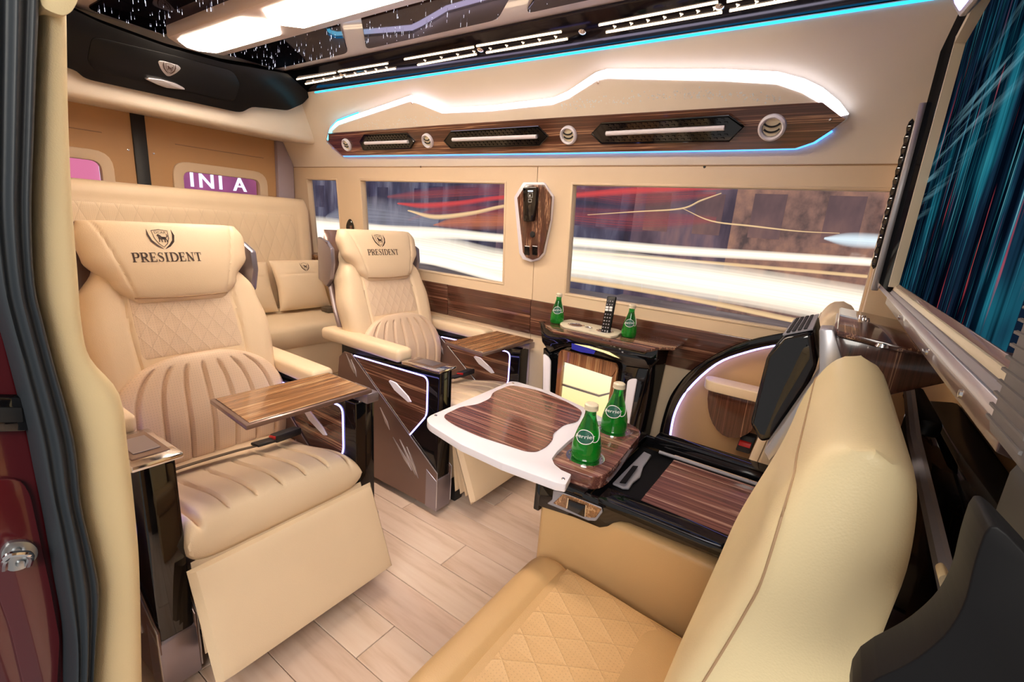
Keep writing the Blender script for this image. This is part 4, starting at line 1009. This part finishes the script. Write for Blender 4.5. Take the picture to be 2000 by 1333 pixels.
# ================================================================== ARCHED SIDE PANEL by the far facing seat
ap_ = thing('arched_side_panel', (-.25, 2.3, .3), 'tan side panel under a black arch edged with violet light', 'side panel')
def wa(x, y, o=.03): return onw(x, y, o)
ao = [(1285, 900), (1291, 850), (1303, 800), (1320, 760), (1361, 715), (1440, 672), (1530, 650), (1620, 640)]
ai = [(1305, 900), (1310, 850), (1320, 802), (1346, 757), (1400, 708), (1460, 684), (1530, 669), (1620, 662)]
ao3 = smooth_path([wa(*p) for p in ao], 4); ai3 = smooth_path([wa(*p) for p in ai], 4)
bm = bmesh.new(); R = []
for a, b in zip(ao3, ai3): R.append([bm.verts.new(v) for v in (a, b, b+V((0, -.045, 0)), a+V((0, -.045, 0)))])
for A, B in zip(R, R[1:]):
    for k in range(4): bm.faces.new((A[k], A[(k+1) % 4], B[(k+1) % 4], B[k]))
bm.faces.new(R[0]); bm.faces.new(R[-1]); mk('black_arch', bev(bm, .006, 2, [e for e in bm.edges if e.is_manifold and e.calc_face_angle(0) > 1]), 'black_gloss', ap_)
mk('field', slab([p+V((0, .012, 0)) for p in ai3]+[V((.1, wy(.4)-.018, .3))], (0, -.012, 0)), 'leather_tan', ap_)
mk('led_strip', tube([p+V((.003, -.022, -.003)) for p in ai3], .006, 6), 'led_violet', ap_)
rs = mk('armrest', slab(rnd([(-.40, 2.17, .79), (-.14, 2.17, .79), (-.12, 2.275, .79), (-.42, 2.275, .79)], .05, 4), (0, 0, .045), .014, 3), 'leather', ap_)
pk = [(-.385, .79)]+[(-.265-.12*math.cos(a), .79-.20*math.sin(a)) for a in [k*math.pi/14 for k in range(1, 14)]]+[(-.145, .79)]
mk('wood_pocket', prism(pk, 'y', 2.19, 2.28, .008, 2), 'wood_z', rs)

# ================================================================== CENTRE TOWER between the facing seats
tw_ = thing('center_tower', (.05, 1.36, .7), 'wood-clad tower with black speaker box and silver edge between the facing seats', 'tower')
side = [(-.005, .75), (-.03, 1.0), (.0, 1.12), (.035, 1.22), (.012, 1.278), (.03, 1.285), (.215, 1.265), (.22, 1.24), (.12, 1.18), (.12, .75)]
mk('wood_tower', prism(side, 'y', 1.135, 1.585, .006, 2), 'wood_z', tw_)
mk('wood_shelf', slab([(.018, 1.12, 1.283), (.225, 1.12, 1.262), (.225, 1.60, 1.262), (.018, 1.60, 1.283)], (0, 0, .012), .005, 2), 'wood_y', tw_)
sv = [(-.012, 1.292), (.012, 1.296), (.046, 1.222), (.015, 1.13), (-.045, .985), (-.060, 1.005), (-.022, 1.12), (.005, 1.205)]
mk('silver_edge', prism(sv, 'y', 1.115, 1.185, .004, 2), 'silver', tw_)
sbx = [(-.025, 1.272), (-.075, 1.250), (-.100, 1.20), (-.105, 1.03), (-.075, .99), (-.03, 1.02), (.0, 1.2)]
sb = mk('speaker_box', prism(sbx, 'y', 1.20, 1.53, .010, 3), 'black_gloss', tw_)
gv = [slab([(-.072+.0105*i, 1.225+.02*j, 1.2545+.0046*i), (-.066+.0105*i, 1.225+.02*j, 1.257+.0046*i), (-.066+.0105*i, 1.238+.02*j, 1.257+.0046*i), (-.072+.0105*i, 1.238+.02*j, 1.2545+.0046*i)], (-.002, 0, .005)) for i in range(4) for j in range(14)]
mk('perforated_top', slab([(-.078, 1.215, 1.2505), (-.024, 1.215, 1.2745), (-.024, 1.515, 1.2745), (-.078, 1.515, 1.2505)], (-.001, 0, .003)), 'grey_plastic', sb)
mk('perforations', gv, 'black_matte', sb)
for p in ((1690, 626), (1722, 678), (1683, 621)):
    mk('screw', lathe([(0, .007), (.008, .006), (.010, 0)], 12, onz(*p, 1.287), (0, 0, 1)), 'chrome', tw_)

# ================================================================== PARTITION and TELEVISION
part = thing('wall_front', (.3, 1.3, 0), 'cabin partition with brown ledge and tan lower panel behind the television', 'wall', kind='structure')
mk('lower_panel', box(.33, .37, .05, 2.35, 0, 1.27), 'leather_tan', part)
mk('upper_panel', box(.185, .37, .3, 2.30, 1.33, 2.34), 'upper_leather', part)
mk('side_infill', box(.10, .30, 2.19, 2.36, 0, 2.3), 'wall_leather', part)
mk('brown_ledge', prism([(.122, 1.311), (.122, 1.332), (.20, 1.332), (.20, 1.322), (.135, 1.307)], 'y', .48, 1.70, .002, 2), 'bronze_metal', part)
for y_ in (1.28, .86, .62): mk('screw', lathe([(0, .003), (.004, .0025), (.005, 0)], 12, (.122, y_, 1.321), (-1, 0, 0)), 'chrome', part)
mk('black_base', prism([(.205, .0), (.225, 1.03), (.25, 1.07), (.33, 1.085), (.33, 0)], 'y', .3, 1.66, .02, 3), 'black_gloss', part)
mk('base_rail', box(.205, .245, 1.3, 1.62, 1.07, 1.11, .01), 'black_satin', part)
mk('belt_guide', [tube([(.205, 1.62, 1.13), (.19, 1.2, 1.09), (.20, .7, 1.02)], .012, 8)], 'grey_plastic', part)
tag(mk('door_seal', slab(rnd([ony(a, b, .33) for a, b in ((1660, 1350), (1785, 1294), (1850, 1240), (1885, 1180), (1905, 1090), (1935, 1010), (2010, 1090), (2200, 1300), (2200, 1500), (1660, 1500))], .03, 3), (0, .04, 0), .015, 3), 'door_edge'),
    'black rubber door edge in the lower right corner', 'door seal', kind='structure')
tag(mk('belt_anchor', slab(rnd([ony(a, b, .50) for a, b in ((1832, 1128), (1848, 1122), (1866, 1150), (1874, 1200), (1866, 1238), (1856, 1225))], .006, 3), (0, .02, 0), .004, 2), 'leather_pale'), 'small cream strap tab behind the foreground seat back', 'strap')
tv = thing('television', (.14, 1.24, 1.3), 'wide television showing teal night city streaks on the partition', 'television')
SX, SY0, SY1, SZ0, SZ1 = .140, .61, 1.69, 1.370, 1.967
mk('black_frame', [box(.118, .165, 1.70, 2.09, 1.345, 2.078, .005), box(.118, .165, .40, 1.70, 1.985, 2.078, .005)], 'black_tv', tv)
mk('cream_bezel', [box(.1185, .145, 1.686, 1.7025, 1.36, 1.99), box(.1185, .145, .45, 1.70, 1.970, 1.988)], 'bezel_cream', tv)
mk('inner_bezel', prism([(.134, 1.362), (.139, 1.370), (.16, 1.370), (.16, 1.362)], 'y', .48, 1.69, .001), 'bronze_metal', tv)
mk('cream_sill', prism([(.130, 1.352), (.1315, 1.362), (.16, 1.362), (.16, 1.352)], 'y', .48, 1.71, .001), 'bezel_cream', tv)
mk('dark_sill', prism([(.127, 1.342), (.129, 1.351), (.16, 1.351), (.16, 1.342)], 'y', .48, 1.75, .001), 'grey_plastic', tv)
mk('grey_sill', prism([(.121, 1.330), (.125, 1.342), (.16, 1.342), (.16, 1.330)], 'y', .48, 2.10, .001), 'silver', tv)
mk('silver_edge', box(.100, .122, 2.09, 2.112, 1.32, 1.93, .004), 'silver', tv)
mk('carved_edge', [lathe([(0, -.028), (.007, -.018), (.010, 0), (.007, .018), (0, .028)], 8, (.094, 2.122+.003*(k % 2), 1.42+.034*k)) for k in range(14)], 'black_gloss', tv)
bm = bmesh.new(); ul = bm.loops.layers.uv.new('UVMap')
qv = [(SX, SY1, SZ0), (SX, SY0, SZ0), (SX, SY0, SZ1), (SX, SY1, SZ1)]
vs = [bm.verts.new(p) for p in qv]; fc = bm.faces.new(vs)
for lp_, uv_ in zip(fc.loops, ((0, 0), (1, 0), (1, 1), (0, 1))): lp_[ul].uv = uv_
vb = [bm.verts.new(V(p)+V((.02, 0, 0))) for p in qv]
bm.faces.new(vb[::-1])
for k in range(4): bm.faces.new((vs[k], vb[k], vb[(k+1) % 4], vs[(k+1) % 4]))
mk('screen', bm, 'screen', tv)
rg = thing('ribbed_cover', (.14, .5, 1.3), 'grey ribbed fabric cover at the near end of the television', 'cover')
mk('cover_body', box(.110, .17, .38, .475, 1.325, 1.50, .012, 3), 'ribbed_grey', rg)
mk('ribs', [tube([(.110, .39, 1.34+.009*k), (.110, .472, 1.34+.009*k)], .0016, 5) for k in range(17)], 'ribbed_grey', rg)
mk('end_knob', box(.125, .2, .36, .47, 1.22, 1.325, .02, 3), 'black_matte', rg)
cl_ = thing('corner_lamp', (.09, 1.95, 2.15), 'silver triangular lamp trim high in the partition corner', 'lamp trim')
ct = [onx(a, b, .10) for a, b in ((1852, -20), (1857, 8), (1872, 33), (1897, 5), (1915, -25))]
mk('trim_frame', slab(ct, (.014, 0, 0), .004), 'silver', cl_)
mk('trim_face', slab([onx(a, b, .098) for a, b in ((1860, -15), (1864, 6), (1873, 21), (1888, 2), (1900, -18))], (.004, 0, 0)), 'led_violet', cl_)

# ================================================================== NIGHT STREET outside
tag(mk('road', box(-30, 16, 2.9, 19, -.75, -.7), 'road', smooth=None), 'dark asphalt street outside the side windows', 'road', kind='structure')
BLD = [(-16, -9.5, 10, 'night_blue'), (-9.5, -7.2, 9.2, 'night_blue'), (-7.2, -5.2, 9.6, 'night_rust'), (-5.2, -3.6, 9.0, 'night_blue'), (-3.6, -1.7, 9.3, 'night_rust'), (-1.7, .4, 9.0, 'night_brown'), (.4, 2.6, 9.4, 'night_brown'), (2.6, 9, 9.1, 'night_rust')]
names = ['dark blue building at the far left of the street', 'blue lit building left of the wide window view', 'rust coloured building between two blue facades', 'narrow blue building seen through the middle window',
         'rust facade seen through the left of the front window', 'brown brick facade opposite the mini fridge', 'brown facade at the right of the front window', 'rust building at the far right of the street']
for (a, b, y_, m), lab in zip(BLD, names):
    a, b, y_ = a*1.75, b*1.75, y_*1.75
    t_ = thing('building', ((a+b)/2, y_, -.7), lab, 'building', 'buildings across the street')
    mk('wall', box(a, b, y_, y_+2, -.7, 13, .02, 1), m, t_)
    n = min(4, max(1, int((b-a)/1.4)))
    for i in range(n):
        for j in range(3):
            wx = a+(i+.5)*(b-a)/n; wz = 1.6+j*2.2
            mk('window', box(wx-.42, wx+.42, y_-.03, y_+.02, wz, wz+1.25), 'dim_blue' if m == 'night_blue' else 'dim_window', t_)
def trail_material(base, col, strength, ex=.7, g0=.35, g1=1.0):
    t = NT(base+'_soft'); uv = t.n('ShaderNodeUVMap'); sp = t.n('ShaderNodeSeparateXYZ'); t.l(uv.outputs[0], sp.inputs[0])
    v = sp.outputs[1]; e = t.math('SUBTRACT', 1.0, t.math('POWER', t.math('ABSOLUTE', v), 2.0)); e = t.math('POWER', t.math('MAXIMUM', e, 0.0), ex)
    m = t.n('ShaderNodeMapping'); t.l(uv.outputs[0], m.inputs[0]); m.inputs['Scale'].default_value = (.12, 7, 1)
    nz = t.noise(m.outputs[0], 1.3, 4, .6); f = t.math('MULTIPLY', e, t.math('ADD', g0, t.math('MULTIPLY', nz, g1))); f.node.use_clamp = True
    em = t.n('ShaderNodeEmission'); em.inputs[0].default_value = (*col, 1); em.inputs[1].default_value = strength
    tr = t.n('ShaderNodeBsdfTransparent'); mx = t.n('ShaderNodeMixShader'); t.l(f, mx.inputs[0]); t.l(tr.outputs[0], mx.inputs[1]); t.l(em.outputs[0], mx.inputs[2]); t.l(mx.outputs[0], t.out.inputs[0])
    MATS[base+'_soft'] = t.m
for a_ in (('trail_white', (1.0, .88, .68), 2.0), ('trail_gold', (1.0, .68, .34), 1.3), ('trail_red', (1.0, .10, .10), .9, 1.2), ('trail_orange', (1.0, .30, .14), .85, 1.3, -.15, 1.6),
           ('trail_cool', (.8, .95, 1.0), 1.4, 1.2), ('trail_haze', (.85, .14, .15), .6, 1.5, -.9, 2.7), ('trail_mist', (.60, .62, .72), .7, 1.6, .0, 1.1)): trail_material(*a_)
def trail(px, Y, mat, lab, grp='light trails on the street'):
    pts = [ony(x, y_, Y) for x, y_, w in px]; rr = [w*.62*(p-EYE).dot(FW)/FPX for p, (x, y_, w) in zip(pts, px)]
    sp3 = smooth_path([V((p.x, p.z, r)) for p, r in zip(pts, rr)], 6)
    bm = bmesh.new(); R = []; ul = bm.loops.layers.uv.new('UVMap'); hs = (-1, -.6, -.2, .2, .6, 1); U = [0]
    for a, b in zip(sp3, sp3[1:]): U.append(U[-1]+abs(b.x-a.x))
    for q in sp3: R.append([bm.verts.new((q.x, Y-.06*(1-h*h), q.y+h*q.z)) for h in hs])
    for i in range(len(R)-1):
        for k in range(5):
            fc = bm.faces.new((R[i][k], R[i+1][k], R[i+1][k+1], R[i][k+1]))
            for lp_, uv_ in zip(fc.loops, ((U[i], hs[k]), (U[i+1], hs[k]), (U[i+1], hs[k+1]), (U[i], hs[k+1]))): lp_[ul].uv = uv_
    tag(mk('light_trail', bm, mat+'_soft'), lab, 'light trail', grp)
TR = [
 ([(500, 455, 60), (600, 462, 66), (700, 470, 60), (850, 488, 50), (985, 518, 50), (1100, 512, 52), (1300, 538, 58), (1500, 568, 62), (1700, 604, 70), (2000, 660, 80)], 5.6, 'trail_white', 'broad white light trail sweeping across all three windows'),
 ([(560, 442, 26), (705, 452, 24), (850, 455, 18), (985, 466, 14), (1110, 472, 16), (1300, 488, 16), (1500, 500, 15), (1700, 512, 14), (1900, 526, 14)], 6.0, 'trail_white', 'upper thin white light trail above the broad one'),
 ([(1100, 489, 4), (1300, 506, 5), (1500, 523, 6), (1700, 541, 6), (1850, 556, 6)], 5.9, 'trail_gold', 'thin gold light trail between the two white trails'),
 ([(1090, 541, 9), (1250, 566, 9), (1400, 594, 9), (1560, 628, 9), (1700, 655, 9)], 5.2, 'trail_gold', 'lowest gold light trail under the broad white one'),
 ([(760, 498, 10), (850, 510, 16), (985, 547, 14), (1060, 560, 10)], 5.2, 'trail_white', 'short white light trail low in the middle window'),
 ([(780, 398, 4), (830, 402, 11), (900, 397, 10), (985, 386, 9), (1120, 382, 10), (1220, 374, 13), (1330, 369, 10), (1430, 367, 6)], 7.0, 'trail_red', 'long red light trail near the top of the windows'),
 ([(800, 412, 3), (850, 424, 8), (920, 417, 7), (985, 403, 6), (1060, 395, 4)], 6.9, 'trail_gold', 'short gold light trail among the red ones'),
 ([(850, 440, 3), (900, 434, 26), (985, 432, 30), (1050, 434, 6)], 7.2, 'trail_orange', 'wide orange glow trail low in the middle window'),
 ([(760, 385, 6), (840, 380, 22), (985, 372, 26), (1120, 372, 30), (1250, 385, 34), (1400, 380, 10)], 7.6, 'trail_haze', 'wide faint red haze of tail lights high in the windows'),
 ([(800, 430, 4), (860, 412, 18), (985, 412, 30), (1110, 420, 34), (1250, 430, 40), (1400, 430, 12)], 7.7, 'trail_haze', 'lower faint red haze of tail lights across the windows'),
 ([(640, 425, 10), (700, 420, 60), (780, 425, 50), (860, 436, 20)], 7.4, 'trail_mist', 'pale mist of headlights low at the left of the middle window'),
 ([(1150, 420, 1), (1240, 414, 2), (1330, 408, 3), (1370, 392, 3), (1410, 378, 1)], 7.1, 'trail_gold', 'fine gold zigzag trail rising in the front window'),
 ([(1335, 408, 1), (1390, 432, 2.5), (1470, 442, 3), (1560, 452, 2), (1640, 456, 1)], 7.1, 'trail_gold', 'fine gold trail descending in the front window'),
 ([(1610, 466, 4), (1650, 468, 22), (1700, 471, 26), (1800, 476, 20)], 6.5, 'trail_cool', 'cool white headlamp trail at the right of the front window'),
]
for px, Y, m, lab in TR: trail(px, Y, m, lab)
# scene behind the rear doors
rb = thing('building', (-7.5, 1.5, -.7), 'pink lit shopfront behind the rear doors', 'building')
mk('wall', box(-8.6, -7.5, -4, 4.25, -.7, 6), 'night_pink', rb)
mk('pavement', box(-8.6, -4.3, -4, 2.85, -.8, -.7), 'road', rb)
ng = thing('neon_sign', (-7.4, 2.9, 1.4), 'white neon letters glowing behind the rear window', 'neon sign')
ys = onx(435, 352, -7.4)
for ch, dy, s in (('I', -.40, 1), ('N', -.22, 1), ('I', -.04, 1), ('A', .22, 1)):
    mk('letter', place2d(text_bm(ch, .27, .02), lambda a, b, c, dy=dy: V((-7.38+c, ys.y+dy+a, ys.z-.05+b))), 'neon_white', ng)
mk('letter', place2d(text_bm('S', .18, .02), lambda a, b, c: V((-7.38+c, ys.y+.22+a, ys.z-.34+b))), 'neon_white', ng)
mk('glow_tube', tube([(-7.38, ys.y-.9, ys.z-.48), (-7.38, ys.y+.1, ys.z-.48)], .09, 8), 'neon_blue', ng)
sg = thing('shop_window', (-7.4, 1.6, 1.4), 'bright pink shop window behind the left rear door', 'shop window')
mk('lit_pane', box(-7.48, -7.42, .6, 2.0, .9, 2.3, .02), 'neon_pink', sg)
mk('lit_column', box(-7.42, -7.38, 1.98, 2.06, .9, 2.3, .01), 'neon_white', sg)
